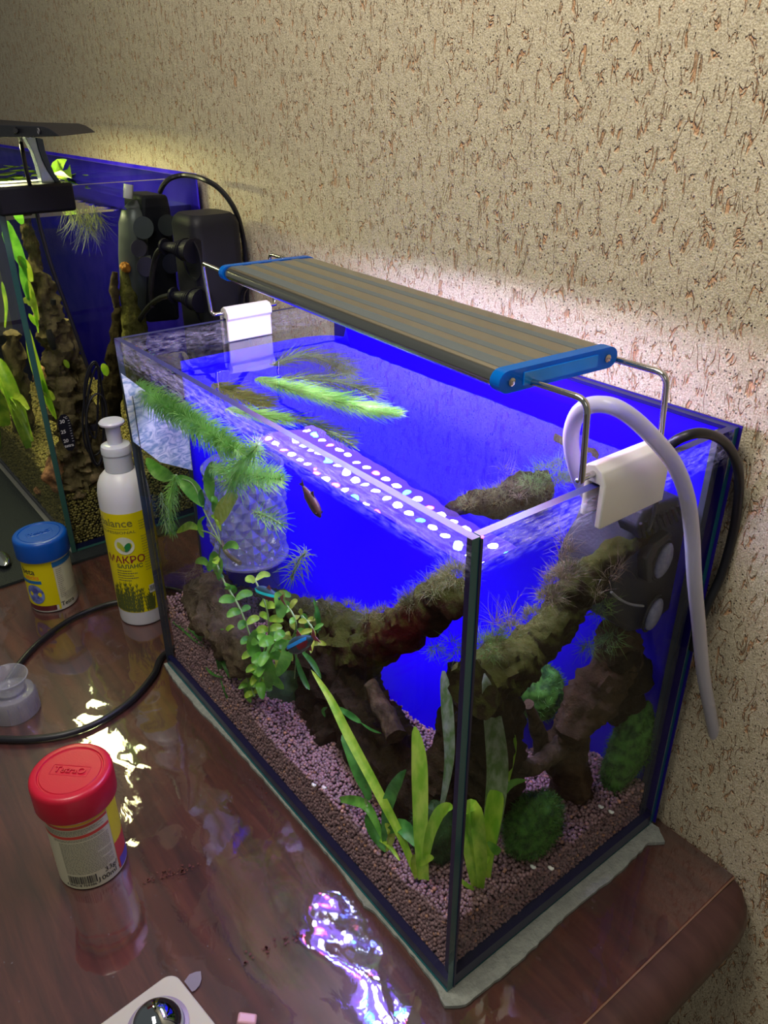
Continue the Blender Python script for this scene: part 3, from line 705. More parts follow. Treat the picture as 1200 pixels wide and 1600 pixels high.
# ------------------------------------------------------------------ driftwood
def bark(name, a, b, moss=None, nscale=70):
    m, nt, out = new_mat(name)
    tc = N(nt, 'ShaderNodeTexCoord')
    nz = N(nt, 'ShaderNodeTexNoise'); nz.inputs['Scale'].default_value = nscale; nz.inputs['Detail'].default_value = 8; nz.inputs['Roughness'].default_value = 0.7; nz.inputs['Distortion'].default_value = 0.6
    nt.links.new(tc.outputs['Object'], nz.inputs['Vector'])
    rp = N(nt, 'ShaderNodeValToRGB'); e = rp.color_ramp.elements; e[0].position = 0.35; e[1].position = 0.7; e[0].color = c4(a); e[1].color = c4(b)
    nt.links.new(nz.outputs[0], rp.inputs[0]); last = rp.outputs[0]
    b_ = N(nt, 'ShaderNodeBsdfPrincipled'); b_.inputs['Roughness'].default_value = 0.85; b_.inputs['Specular IOR Level'].default_value = 0.08
    if moss:   # algae coat that settles on the upper side of the wood
        g_ = N(nt, 'ShaderNodeNewGeometry'); sp = N(nt, 'ShaderNodeSeparateXYZ'); nt.links.new(g_.outputs['Normal'], sp.inputs[0])
        n2 = N(nt, 'ShaderNodeTexNoise'); n2.inputs['Scale'].default_value = 160; n2.inputs['Detail'].default_value = 5; nt.links.new(tc.outputs['Object'], n2.inputs['Vector'])
        ad = N(nt, 'ShaderNodeMath', operation='MULTIPLY_ADD'); ad.inputs[1].default_value = 1.6; nt.links.new(n2.outputs[0], ad.inputs[0]); nt.links.new(sp.outputs[2], ad.inputs[2])
        mr_ = N(nt, 'ShaderNodeMapRange'); mr_.inputs['From Min'].default_value = 0.9; mr_.inputs['From Max'].default_value = 1.5; nt.links.new(ad.outputs[0], mr_.inputs[0])
        mi = N(nt, 'ShaderNodeMix', data_type='RGBA'); mi.inputs[7].default_value = c4(moss); nt.links.new(mr_.outputs[0], mi.inputs[0]); nt.links.new(last, mi.inputs[6]); last = mi.outputs[2]
    nt.links.new(last, b_.inputs['Base Color'])
    n3 = N(nt, 'ShaderNodeTexNoise'); n3.inputs['Scale'].default_value = 260; n3.inputs['Detail'].default_value = 8; n3.inputs['Roughness'].default_value = 0.7; nt.links.new(tc.outputs['Object'], n3.inputs['Vector'])
    bp = N(nt, 'ShaderNodeBump'); bp.inputs['Strength'].default_value = 1; bp.inputs['Distance'].default_value = 0.003
    nt.links.new(n3.outputs[0], bp.inputs['Height']); nt.links.new(bp.outputs[0], b_.inputs['Normal']); nt.links.new(b_.outputs[0], out.inputs[0]); return m
BARK = bark('mossy_bark', (0.012, 0.008, 0.004), (0.048, 0.030, 0.014), moss=(0.075, 0.082, 0.016))
BARKR = bark('red_reflection_bark', (0.018, 0.008, 0.005), (0.060, 0.022, 0.013), moss=(0.075, 0.082, 0.016))  # bark reddened to imitate the red jar's reflection in the pane
BARKD = bark('dark_bark', (0.012, 0.008, 0.004), (0.050, 0.034, 0.016))
BARKL = bark('pale_bark', (0.035, 0.025, 0.014), (0.15, 0.105, 0.06))
from mathutils import noise as mnoise
def log(name, pts, mat, label=None, parent=None, n=40, rough=.22, seed=0, sub=14):
    """pts: (point, radius); knobbly tapered limb"""
    P = smooth_path([p for p, r in pts], sub); R = lerp_r([r * .84 for p, r in pts], sub)
    ms = M(); ms.tube(P, R, n, seed=seed)
    for i, p in enumerate(ms.v):
        q = V(p); k = i // n if i // n < len(P) else len(P) - 1; c = P[k]
        d = q - c
        f = 1 + rough * mnoise.noise(q * 60 + V((seed, 0, 0))) * 2.2 + rough * 1.1 * mnoise.noise(q * 160 + V((seed, 5, 0))) + rough * .5 * mnoise.noise(q * 420 + V((seed, 9, 0)))
        ms.v[i] = tuple(c + d * f)
    return ms.build(name, mat, parent)
def LF(lst, y): return [(F(u, v, (y if len(o) < 1 else o[0])), px(F(u, v, (y if len(o) < 1 else o[0])), r)) for u, v, r, *o in lst]
def LS(lst, x): return [(S(u, v, (x if len(o) < 1 else o[0])), px(S(u, v, (x if len(o) < 1 else o[0])), r)) for u, v, r, *o in lst]

# moss / hair generators (ribbons)
def strand(ms, p, d, ln, wd, curl, rnd, seg=3, droop=0):
    d = V(d).normalized(); side = d.orthogonal().normalized()
    side = Quaternion(d, rnd.uniform(0, 2 * PI)) @ side
    row = []; q = V(p); dd = d.copy(); cv_ = V((rnd.uniform(-1, 1), rnd.uniform(-1, 1), rnd.uniform(-1, 1))) * curl
    for i in range(seg + 1):
        w_ = wd * (1 - .75 * i / seg)
        row.append([q - side * w_ / 2, q + side * w_ / 2])
        dd = (dd + cv_ + V((0, 0, -droop))).normalized(); q = q + dd * (ln / seg)
    ms.grid(row)
MOSS = leafmat('olive_moss', (0.10, 0.10, 0.025), (0.26, 0.27, 0.09), 60, 0.6, 0.4)
MOSSG = leafmat('green_moss', (0.08, 0.17, 0.03), (0.25, 0.42, 0.10), 60, 0.6, 0.4)
MOSSBR = leafmat('brown_moss', (0.13, 0.10, 0.05), (0.27, 0.22, 0.12), 60, 0.6, 0.4)
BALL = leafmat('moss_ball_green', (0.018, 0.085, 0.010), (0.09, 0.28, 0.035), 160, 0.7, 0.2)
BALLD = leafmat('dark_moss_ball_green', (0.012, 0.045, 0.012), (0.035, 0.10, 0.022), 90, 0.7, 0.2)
def moss_tuft(name, pts, mat, label, n=260, ln=.010, wd=.00035, up=(0, 0, 1), spread=1.0, seed=1, curl=.55, seg=4):
    rnd = random.Random(seed); ms = M()
    for _ in range(n):
        p, r = pts[rnd.randrange(len(pts))]
        d = V((rnd.gauss(0, 1), rnd.gauss(0, 1), rnd.gauss(0, 1))).normalized()
        o = V(p) + V((d.x, d.y, abs(d.z))) * r * rnd.uniform(.7, 1)
        strand(ms, o, V(up) + d * spread, ln * rnd.uniform(.4, 1.2), wd, curl, rnd, seg)
    o = ms.build(name, mat, None, smooth=False)
    return tag(o, label, 'moss', kind='stuff')
def moss_ball(c, r, sc, rot, mat, label, seed=0, hair=2600):
    rnd = random.Random(seed)
    t = thing('moss_ball', c, label, 'moss ball', 'moss balls in the foreground aquarium')
    M().ico(c, r, 4, sc=sc, rot=rot, noise=.12, seed=seed, nf=4).build('core', mat, t)
    ms = M()
    for _ in range(hair):
        d = V((rnd.gauss(0, 1), rnd.gauss(0, 1), rnd.gauss(0, 1))).normalized()
        k = 1 + .12 * mnoise.noise(d * 2.4 + V((seed * 3.1, seed, 0)))
        q = V((d.x * sc[0], d.y * sc[1], d.z * sc[2])) * r * k * .98
        if rot: q = rot @ q
        strand(ms, V(c) + q, d + V((rnd.gauss(0, .5), rnd.gauss(0, .5), rnd.gauss(0, .5))), .0048, .00045, .7, rnd, 3)
    tag(ms.build('fuzz', mat, t, smooth=False), kind='stuff')
    return t

# arch branch seen through the front pane
fw = thing('driftwood', F(540, 1150, .08), 'arched mossy driftwood with painted red reflection in front window of foreground aquarium', 'driftwood')
log('limb', LF([(395, 940, 22, .085), (440, 950, 28, .088), (480, 975, 42, .088), (530, 998, 52, .088), (575, 1008, 44, .086), (620, 985, 36, .084), (665, 957, 36, .080), (705, 932, 40, .078), (722, 925, 34, .084), (730, 920, 14, .086)], .09), BARKR, None, fw, seed=2)
log('limb', LF([(500, 1010, 60, .085), (535, 1060, 58, .075), (570, 1115, 56, .070), (600, 1170, 58, .062), (640, 1225, 52, .055), (690, 1250, 46, .050)], .08), BARKD, None, fw, seed=3)
log('limb', LF([(470, 985, 52, .088), (470, 1050, 46, .078), (520, 1120, 58, .066), (540, 1170, 50, .055)], .08), BARKD, None, fw, seed=5)
log('limb', LF([(716, 1040, 18, .080), (706, 1120, 24, .07), (690, 1190, 38, .06), (670, 1240, 50, .048)], .07), BARKD, None, fw, seed=4)
log('limb', LF([(578, 1068, 14, .062), (600, 1110, 17, .055), (622, 1150, 18, .05)], .055), BARKL, None, fw, seed=8)
# net-like root chunk at the left
log('root_chunk', LF([(320, 905, 34, .030), (335, 950, 42, .026), (365, 1000, 40, .020), (400, 1035, 34, .016)], .04), bark('root_bark', (0.05, 0.035, 0.022), (0.17, 0.13, 0.08)), None, fw, seed=6)
# branch and root seen through the right pane
sw = thing('driftwood', S(780, 1200, -.06), 'forked dark driftwood rising to the filter behind the right pane', 'driftwood')
log('limb', LS([(740, 1075, 50, -.03), (785, 1052, 52, -.035), (812, 1030, 46, -.038), (845, 1002, 42, -.036), (880, 955, 42, -.034), (908, 915, 37, -.03), (945, 878, 28, -.026), (985, 846, 20, -.022), (1010, 820, 14, -.02)], -.04), BARK, None, sw, seed=11)
log('limb', LS([(760, 1060, 56, -.04), (768, 1130, 56, -.045), (775, 1190, 52, -.05), (770, 1245, 48, -.052)], -.05), BARKD, None, sw, seed=12)
sr = thing('driftwood', S(890, 1230, -.05), 'brown forked driftwood root between moss balls behind the right pane', 'driftwood')
log('limb', LS([(958, 985, 30, -.035), (965, 1030, 44, -.035), (935, 1075, 44, -.035), (905, 1120, 38, -.035), (885, 1180, 36, -.036), (895, 1235, 40, -.040)], -.04), BARKL if False else bark('brown_root', (0.035, 0.021, 0.010), (0.11, 0.07, 0.034)), None, sr, seed=13)
log('limb', LS([(965, 1010, 34, -.032), (985, 1060, 32, -.03), (975, 1105, 24, -.03), (955, 1130, 12, -.03)], -.03), BARKD, None, sr, seed=14)
log('limb', LS([(808, 1195, 12, -.034), (835, 1196, 18, -.035), (870, 1172, 20, -.036), (892, 1140, 16, -.036)], -.035), BARKL, None, sr, seed=15)
log('limb', LS([(826, 1100, 10, -.05), (838, 1130, 14, -.05), (850, 1175, 18, -.048)], -.05), BARKL, None, sr, seed=16)
# wood pieces seen from above through the water
uw = thing('driftwood', T(850, 690, .30), 'mossy branch under the water surface by the right rod and hose', 'driftwood')
def LT(lst, z): return [(T(u, v, z), px(T(u, v, z), r)) for u, v, r in lst]
log('limb', LT([(868, 683, 8), (900, 692, 12), (935, 702, 20), (975, 712, 16), (1010, 705, 9)], .292), bark('grey_twig', (0.03, 0.02, 0.015), (0.11, 0.085, 0.055)), None, uw, seed=21)
log('limb', LT([(700, 800, 10), (745, 785, 22), (800, 775, 30), (860, 760, 34), (905, 745, 34)], .250), BARKD, None, uw, seed=22)

# moss on the wood
moss_tuft('branch_moss', LF([(u, 1000 - 40 + dy, 16, .078) for u, dy in ((480, -10), (510, -8), (545, -4), (575, 8), (600, 4), (635, -8), (665, -30), (690, -50), (712, -60))], .08), MOSS, 'olive moss along the arched driftwood in the front window', n=3200, ln=.007, seed=2, spread=1.1)
moss_tuft('branch_moss', LF([(645, 945, 14, .07), (680, 925, 20, .07), (715, 905, 24, .07)], .07), MOSS, 'shaggy moss at the right end of the arched driftwood', n=1200, ln=.012, seed=3, spread=1.3)
moss_tuft('branch_moss', LF([(680, 1015, 8, .07), (705, 1010, 14, .07), (715, 1025, 14, .07)], .07), MOSSG, 'hanging moss under the arch by the dark corner seam', n=200, ln=.014, up=(0, 0, -.6), seed=4, spread=1.3)
moss_tuft('branch_moss', LS([(u, v, 18, -.030) for u, v in ((770, 1012), (800, 990), (835, 968), (858, 938), (870, 912), (890, 895))], -.03), MOSS, 'olive moss on the rising branch behind the right pane', n=2200, ln=.007, seed=5, spread=1.0)
moss_tuft('branch_moss', LS([(870, 915, 20, -.026), (882, 900, 14, -.026), (862, 935, 14, -.026)], -.03), MOSSBR, 'shaggy brown moss clump on the middle of the rising branch', n=420, ln=.012, seed=6, spread=1.2)
moss_tuft('branch_moss', LS([(878, 872, 6, -.026), (890, 862, 4, -.026), (880, 850, 4, -.026)], -.03), MOSSBR, 'twiggy moss tip standing up from the rising branch', n=120, ln=.016, seed=7, spread=.8)
moss_tuft('branch_moss', LS([(940, 945, 12, -.02), (935, 960, 10, -.02), (955, 1000, 14, -.02), (940, 1010, 14, -.02), (920, 1015, 10, -.02)], -.02), MOSSG, 'green moss tufts hanging between filter and rising branch', n=480, ln=.012, seed=8, spread=1.6, up=(0, -.3, -.2))
moss_tuft('branch_moss', LS([(930, 930, 8, -.016), (950, 905, 10, -.016), (965, 890, 8, -.016)], -.02), MOSSBR, 'stringy pale moss in front of the dark filter', n=160, ln=.013, seed=9, spread=1.3)
moss_tuft('branch_moss', LS([(755, 1010, 14, -.03), (775, 1000, 14, -.03), (765, 1025, 12, -.03)], -.03), MOSSG, 'green moss beside the dark corner seam on the right pane side', n=320, ln=.009, seed=10, spread=1.2)
moss_tuft('branch_moss', LS([(775, 975, 6, -.03), (795, 965, 6, -.03)], -.03), MOSSBR, 'feathery brown moss sprig near the corner seam', n=70, ln=.016, seed=11, spread=.8)
moss_tuft('surface_moss', [(T(u, v, .285), .007) for u, v in ((850, 740), (870, 755), (880, 730), (830, 760), (900, 745))], MOSSG, 'green moss patch under the water surface left of the hose', n=700, ln=.012, seed=12, spread=1.4)
moss_tuft('surface_moss', [(T(u, v, .275), .006) for u, v in ((760, 775), (790, 765), (820, 770), (850, 775), (730, 790), (780, 785), (850, 765), (880, 755))], MOSS, 'olive moss on the submerged branch near the corner', n=1500, ln=.007, seed=13, spread=1.2)
moss_tuft('surface_moss', [(T(u, v, .285), .003) for u, v in ((785, 735), (795, 745), (805, 762), (810, 780))], MOSSBR, 'brown twiggy moss sprig under the surface near the corner', n=130, ln=.012, seed=14, spread=1.0)
moss_tuft('root_moss', LF([(u, v, 14, .020) for u, v in ((305, 900), (320, 930), (345, 960), (330, 900), (350, 990))], .02), MOSSBR, 'tangled brown root hairs below the cut-glass jar', n=500, ln=.016, wd=.00028, seed=15, spread=2, curl=1.1, seg=6, up=(0, 0, -.3))

# moss balls
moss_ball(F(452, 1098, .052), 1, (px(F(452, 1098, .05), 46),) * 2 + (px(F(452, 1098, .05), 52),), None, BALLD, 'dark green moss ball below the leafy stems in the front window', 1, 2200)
c = S(838, 1078, -.085); moss_ball(c, 1, (.022, .020, px(c, 46)), None, BALL, 'green moss ball under the rising branch behind the right pane', 2, 1800)
c = S(985, 1165, -.020); moss_ball(c, 1, (.013, px(c, 44), px(c, 82)), Matrix.Rotation(-.42, 3, 'X'), BALL, 'tall oval moss ball against the right pane near its back edge', 3, 3000)
c = S(833, 1288, -.0215); moss_ball(c, 1, (.0145, px(c, 54), px(c, 58)), None, BALL, 'round moss ball on the substrate right of the strap leaves', 4, 4200)
c = F(680, 1300, .040); moss_ball(c, 1, (.018, .016, px(c, 62)), None, BALLD, 'dark moss ball left of the dark corner seam', 5, 1400)  # drawn in the darker moss green
c = S(985, 1240, -.03)

# ------------------------------------------------------------------ leaves and plants
def leaf_pts(ms, path, w, curl=.25, face=None, tipw=.05, basew=.25, seg=8, wave=0, notch=False, wpos=.5):
    """ribbon/oval leaf along path; width w at its widest; 4 quads across, cupped; normal towards face"""
    P = smooth_path(path, max(2, seg // max(1, len(path) - 1)))
    rows = []; m = len(P) - 1
    fc = V(face) if face is not None else None
    for i, p in enumerate(P):
        t = i / m; d = (P[min(i + 1, m)] - P[max(i - 1, 0)]).normalized()
        nn = ((fc - p) if fc is not None else V((0, 0, 1))); nn = (nn - d * nn.dot(d)).normalized()
        s_ = d.cross(nn)
        if t < wpos: k = basew + (1 - basew) * math.sin(t / wpos * PI / 2)
        else: k = tipw + (1 - tipw) * math.cos((t - wpos) / (1 - wpos) * PI / 2) ** .7 if not notch else 1
        ww = w / 2 * max(k, tipw)
        wv = wave * math.sin(i * 1.9)
        rows.append([p + s_ * ww * a + nn * (abs(a) ** 2 * ww * curl + wv * abs(a)) for a in (-1, -.5, 0, .5, 1)])
    ms.grid(rows)
LIME = leafmat('lime_leaf', (0.28, 0.62, 0.03), (0.58, 0.85, 0.08), 140, 0.35, .45, stretch=(1, 1, .35))
GRN = leafmat('fresh_leaf', (0.10, 0.36, 0.03), (0.22, 0.56, 0.06), 90, 0.35, .4)
GRND = leafmat('deep_leaf', (0.03, 0.17, 0.02), (0.09, 0.34, 0.05), 90, 0.4, .35)
YEL = leafmat('yellow_green_leaf', (0.36, 0.48, 0.03), (0.5, 0.62, 0.08), 200, 0.4, .4)
ALG = leafmat('algae_grey_leaf', (0.14, 0.24, 0.07), (0.36, 0.42, 0.28), 260, 0.5, .35, stretch=(1, 1, .4))
STEM = pbr('pale_green_stem', (0.25, 0.38, 0.12), 0.5)
def leaf_obj(path, w, mat, parent, label=None, **k):
    ms = M(); leaf_pts(ms, path, w, face=CAMF, **k); o = ms.build('leaf', mat, parent)
    if label: o['label'] = label
    return o
CAMF = V((0.35, -0.5, 0.9))
def strap_plant(base, label, leaves, plane, group=None):
    t = thing('strap_leaf_plant', base, label, 'aquarium plant')
    for (pix, w, mat, kw) in leaves:
        P = [plane(u, v, d) for u, v, d in pix]
        leaf_obj(P, px(P[1], w), mat, t, **kw)
    return t
strap_plant(F(655, 1372, .022), 'lime strap-leaved plant with one long slanting leaf, left of the corner seam', [
    ([(652, 1372, .011), (628, 1310, .010), (590, 1235, .010), (545, 1150, .012), (515, 1090, .014), (486, 1046, .016)], 16, LIME, dict(tipw=.02, basew=.5, wpos=.55, seg=20)),
    ([(662, 1374, .012), (658, 1310, .012), (657, 1240, .012), (655, 1180, .013), (648, 1135, .014)], 25, LIME, dict(tipw=.1, basew=.7, wpos=.6, seg=16)),
    ([(664, 1352, .011), (672, 1305, .010), (686, 1272, .010), (700, 1262, .009), (707, 1264, .008)], 19, LIME, dict(tipw=.2, basew=.5, seg=12)),
    ([(690, 1262, .028), (702, 1190, .030), (700, 1120, .032), (693, 1048, .034)], 19, ALG, dict(tipw=.25, basew=.3, wpos=.7, seg=14)),
    ([(655, 1352, .010), (668, 1342, .009), (678, 1340, .009)], 12, LIME, dict(tipw=.2)),
    ([(650, 1372, .010), (646, 1350, .010), (648, 1335, .010)], 9, YEL, dict(tipw=.2)),
], F)
strap_plant(S(748, 1388, -.022), 'broad strap-leaved plant with tall greyish leaf, right of the corner seam', [
    ([(742, 1388, -.02), (734, 1340, -.016), (728, 1290, -.014), (732, 1250, -.014)], 17, LIME, dict(tipw=.2, basew=.5, seg=12)),
    ([(748, 1390, -.018), (750, 1345, -.014), (744, 1300, -.011), (738, 1268, -.012), (730, 1262, -.02)], 30, LIME, dict(tipw=.6, basew=.5, wpos=.7, seg=16)),
    ([(756, 1388, -.022), (762, 1330, -.022), (772, 1270, -.022), (778, 1200, -.022), (770, 1120, -.022), (757, 1052, -.022)], 32, ALG, dict(tipw=.05, basew=.5, wpos=.6, seg=22)),
    ([(756, 1388, -.0215), (762, 1330, -.0212), (771, 1275, -.0210), (776, 1235, -.0212)], 27, LIME, dict(tipw=.7, basew=.5, wpos=.8, seg=12)),
    ([(762, 1330, -.030), (775, 1265, -.030), (790, 1200, -.030), (804, 1148, -.030)], 22, LIME, dict(tipw=.15, basew=.3, wpos=.7, seg=14)),
    ([(765, 1290, -.028), (782, 1245, -.026), (800, 1224, -.024), (822, 1219, -.022)], 12, GRN, dict(tipw=.05, basew=.3, seg=10)),
    ([(750, 1388, -.020), (752, 1360, -.016), (762, 1342, -.014), (765, 1338, -.013)], 8, LIME, dict(tipw=.3)),
    ([(744, 1392, -.018), (728, 1382, -.014), (718, 1372, -.012)], 7, LIME, dict(tipw=.3)),
    ([(762, 1315, -.016), (775, 1328, -.014), (781, 1333, -.014)], 14, GRN, dict(tipw=.1)),
], S)
t = thing('crypt_plant', F(598, 1325, .030), 'small plant with wavy striped leaves left of the strap-leaved plant', 'aquarium plant')
for pix, w, mat in (([(598, 1310), (575, 1262), (548, 1250), (526, 1250)], 16, GRN), ([(600, 1318), (606, 1260), (618, 1228), (634, 1203)], 20, GRND), ([(604, 1330), (590, 1305), (580, 1280), (578, 1268)], 24, GRND), ([(606, 1300), (625, 1290), (642, 1305), (655, 1325)], 22, GRND), ([(604, 1330), (612, 1305), (602, 1285)], 12, YEL), ([(578, 1250), (566, 1215), (552, 1180), (534, 1148)], 24, GRND), ([(625, 1345), (605, 1318), (585, 1308)], 8, LIME), ([(572, 1225), (571, 1250), (575, 1262)], 4, STEM)):
    P = [F(u, v, .013) for u, v in pix]; leaf_obj(P, px(P[0], w), mat, t, wave=.0006, tipw=.05, seg=12)
# leafy stems
def stem_plant(name, label, base, stems, seed, y):
    rnd = random.Random(seed)
    t = thing(name, base, label, 'aquarium plant')
    for pix, step, lw, ll, mats, yy in stems:
        P = smooth_path([F(u, v, yy) for u, v in pix], 10)
        M().tube(P, px(P[0], 1.6), 6).build('stem', STEM, t)
        dist = 0; nxt = 0
        for i in range(1, len(P)):
            dist += (P[i] - P[i - 1]).length
            if dist >= nxt:
                nxt += px(P[0], step); d = (P[i] - P[i - 1]).normalized(); n0 = d.orthogonal().normalized(); a0 = rnd.uniform(0, 2 * PI)
                for s_ in (0, PI):
                    q = Quaternion(d, a0 + s_ + rnd.uniform(-.4, .4)) @ n0
                    ln = px(P[i], ll) * rnd.uniform(.7, 1.25); lwk = .72; dirv = (q * 1.0 + V((0, 0, .25))).normalized()
                    A = P[i]; B = A + dirv * ln * .5 + V((0, 0, ln * .08)); C_ = A + dirv * ln + V((0, 0, -ln * rnd.uniform(.0, .35)))
                    leaf_obj([A, B, C_], px(A, lw) * lwk * rnd.uniform(.8, 1.15), rnd.choice(mats), t, seg=8, tipw=.12, basew=.15, wpos=.5)
    return t
bush = stem_plant('leafy_stem_plant', 'bushy light-green stem plant below the cut-glass jar', F(410, 1085, .03), [
    ([(338, 880), (352, 912), (372, 945), (388, 985), (402, 1035), (406, 1080)], 22, 18, 26, [GRN, GRN, LIME], .014),
    ([(398, 905), (415, 945), (420, 985), (412, 1030), (402, 1080)], 22, 18, 26, [GRN, LIME], .020),
    ([(352, 985), (366, 1020), (384, 1055), (398, 1088)], 15, 13, 17, [LIME, GRN], .012),
    ([(430, 1000), (416, 1030), (406, 1065)], 20, 22, 32, [GRN, GRN], .010),
    ([(430, 930), (455, 955), (462, 985), (440, 1020)], 20, 15, 24, [YEL, GRN, GRN], .028),
    ([(470, 960), (490, 985), (487, 1010)], 18, 12, 22, [GRN, YEL], .034)], 5, .02)
for pix, w in (([(395, 1060), (386, 1080), (392, 1098)], 10), ([(412, 1020), (422, 1050), (418, 1075)], 20), ([(400, 985), (396, 1010), (404, 1030)], 22), ([(452, 1000), (447, 1030), (432, 1055)], 22), ([(432, 925), (440, 948), (436, 965)], 20)):
    P = [F(u, v, .010) for u, v in pix]; leaf_obj(P, px(P[0], w), GRN, bush, seg=8, tipw=.2, basew=.3)
slim = thing('slender_stem_plant', F(490, 1070, .04), 'slender plant with drooping leaves behind the lower neon fish', 'aquarium plant')
for pix, w in (([(462, 1022), (468, 1045), (478, 1068), (484, 1078)], 9), ([(472, 1018), (488, 1035), (502, 1060)], 9), ([(490, 935), (498, 965), (496, 990)], 7), ([(500, 985), (497, 968), (492, 955)], 8), ([(470, 960), (478, 972), (480, 985)], 7)):
    P = [F(u, v, .040) for u, v in pix]; leaf_obj(P, px(P[0], w), GRND, slim, seg=8)
M().tube(smooth_path([F(u, v, .040) for u, v in ((495, 940), (485, 985), (465, 1020), (460, 1060))], 6), .0005, 5).build('stem', STEM, slim)
slim2 = thing('small_crypt', F(300, 1060, .012), 'low dark-green leaves on the substrate near the left front corner', 'aquarium plant')
for pix, w in (([(322, 1012), (305, 998), (285, 980), (262, 965)], 9), ([(318, 1005), (302, 985), (292, 978)], 8), ([(345, 1055), (342, 1030), (340, 1005)], 9), ([(352, 1058), (335, 1050), (322, 1040)], 12), ([(345, 1030), (355, 1045), (360, 1060)], 9), ([(310, 998), (322, 990), (330, 985)], 7), ([(357, 1095), (352, 1075), (345, 1060)], 8)):
    P = [F(u, v, .008) for u, v in pix]; leaf_obj(P, px(P[0], w), GRND, slim2, seg=8, wave=.0003)
twig = thing('small_leaf_sprig', F(640, 1150, .04), 'thin trailing sprig with curled leaves beside the long slanting leaf', 'aquarium plant')
for pix, w in (([(508, 1120), (505, 1110), (512, 1105)], 6), ([(528, 1105), (548, 1118), (565, 1130)], 10), ([(505, 1185), (500, 1175), (510, 1170)], 10), ([(565, 1130), (580, 1140), (596, 1146)], 4)):
    P = [F(u, v, .045) for u, v in pix]; leaf_obj(P, px(P[0], w), GRND, twig, seg=6)

# broad-leaved plant growing on the cut-glass jar
jp = thing('broad_leaf_plant', F(342, 830, .045), 'broad-leaved plant growing beside the submerged cut-glass jar', 'aquarium plant')
for pix, w, mat in (([(275, 748), (262, 745), (245, 735), (229, 716)], 24, GRN), ([(318, 792), (308, 775), (293, 757), (275, 745)], 26, GRN), ([(331, 785), (328, 765), (328, 740), (333, 721)], 18, GRN), ([(312, 828), (300, 822), (290, 824), (276, 832)], 15, LIME), ([(338, 818), (345, 805), (360, 785), (372, 775)], 30, YEL), ([(322, 806), (313, 815), (314, 830), (318, 840)], 9, GRN), ([(348, 858), (357, 852), (366, 852), (372, 858)], 13, GRN), ([(343, 903), (340, 885), (336, 872), (335, 861)], 20, GRN), ([(328, 885), (320, 878), (313, 876), (305, 878)], 13, GRN), ([(318, 795), (314, 775), (316, 765)], 9, GRND), ([(332, 800), (336, 785), (332, 775)], 11, GRN), ([(345, 830), (340, 812), (330, 805)], 8, LIME)):
    P = [F(u, v, .036) for u, v in pix]; leaf_obj(P, px(P[0], w), mat, jp, seg=10, tipw=.12, basew=.12, wpos=.5)
for pix in ([(345, 850), (335, 830), (320, 800), (317, 792)], [(345, 850), (342, 870), (343, 900)], [(345, 850), (332, 835), (312, 828)], [(345, 850), (338, 820), (331, 785)], [(317, 792), (300, 755), (275, 748)]):
    M().tube(smooth_path([F(u, v, .037) for u, v in pix], 5), .0007, 5).build('stalk', STEM, jp)
M().tube(smooth_path([F(u, v, .040) for u, v in ((345, 845), (355, 865), (375, 880))], 5), .002, 7).build('rhizome', pbr('rhizome_brown', (0.15, 0.13, 0.06), 0.6), jp)

# hornwort
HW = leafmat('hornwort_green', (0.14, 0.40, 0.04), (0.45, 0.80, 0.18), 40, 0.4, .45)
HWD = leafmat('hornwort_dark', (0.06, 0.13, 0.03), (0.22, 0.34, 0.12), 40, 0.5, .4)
def hornwort(label, pts, rad, mat, seed, step=.0035, nn=14, sweep=.9, wd=.0007, cat='aquarium plant', flat=1.0, droop=.0, tip=.4):
    rnd = random.Random(seed)
    P = smooth_path(pts, 12)
    t = thing('hornwort', P[0], label, cat)
    M().tube(P, .0008, 5).build('stem', STEM if mat is HW else mat, t)
    ms = M(); dist = 0; nxt = 0; tot = sum((P[i] - P[i - 1]).length for i in range(1, len(P)))
    for i in range(1, len(P)):
        seg = (P[i] - P[i - 1]); L0 = seg.length; d = seg.normalized(); n0 = d.orthogonal().normalized()
        while nxt <= dist + L0:
            k = (nxt - dist) / L0; c = P[i - 1].lerp(P[i], k); tt = nxt / tot
            sc_ = min(1, .55 + tt * 3) * (1 if tt < .8 else 1 - (1 - tip) * (tt - .8) / .2)
            a0 = rnd.uniform(0, 2 * PI)
            for j in range(nn):
                q = Quaternion(d, a0 + 2 * PI * j / nn + rnd.uniform(-.2, .2)) @ n0
                q.z *= flat
                dr = (q + d * sweep * rnd.uniform(.5, 1.2)).normalized()
                ln = rad * rnd.uniform(.75, 1.15) * sc_; sd = d.cross(q).normalized() * wd / 2
                p0 = c; p1 = c + dr * ln * .4 + q * ln * .05; p2 = c + dr * ln * .75 + d * ln * .12 + V((0, 0, -droop * ln * .4)); p3 = c + dr * ln + d * ln * .3 + V((0, 0, -droop * ln))
                ms.grid([[p0 - sd, p0 + sd], [p1 - sd, p1 + sd], [p2 - sd * .7, p2 + sd * .7], [p3 - sd * .2, p3 + sd * .2]])
            nxt += step
        dist += L0
    tag(ms.build('needles', mat, t, smooth=False), kind='stuff')
    return t
zs = ZW - .006
hornwort('thick hornwort stem slanting behind the upper left of front pane', [F(215, 600, .020), F(250, 628, .018), F(295, 655, .016), (F(340, 685, .014)), F(372, 703, .012)], .018, HW, 1, step=.0026, nn=16)
hornwort('bright hornwort plume floating with its tip toward the light bar', [T(400, 592, zs), T(450, 606, zs), T(510, 622, zs), T(570, 638, zs), T(622, 646, zs)], .017, HW, 2, step=.0026, nn=16, flat=.35)
hornwort('short hornwort plume floating behind the front rim', [T(352, 640, zs), T(385, 645, zs), T(420, 652, zs), T(448, 657, zs)], .013, HW, 3, step=.003, nn=14, flat=.35)
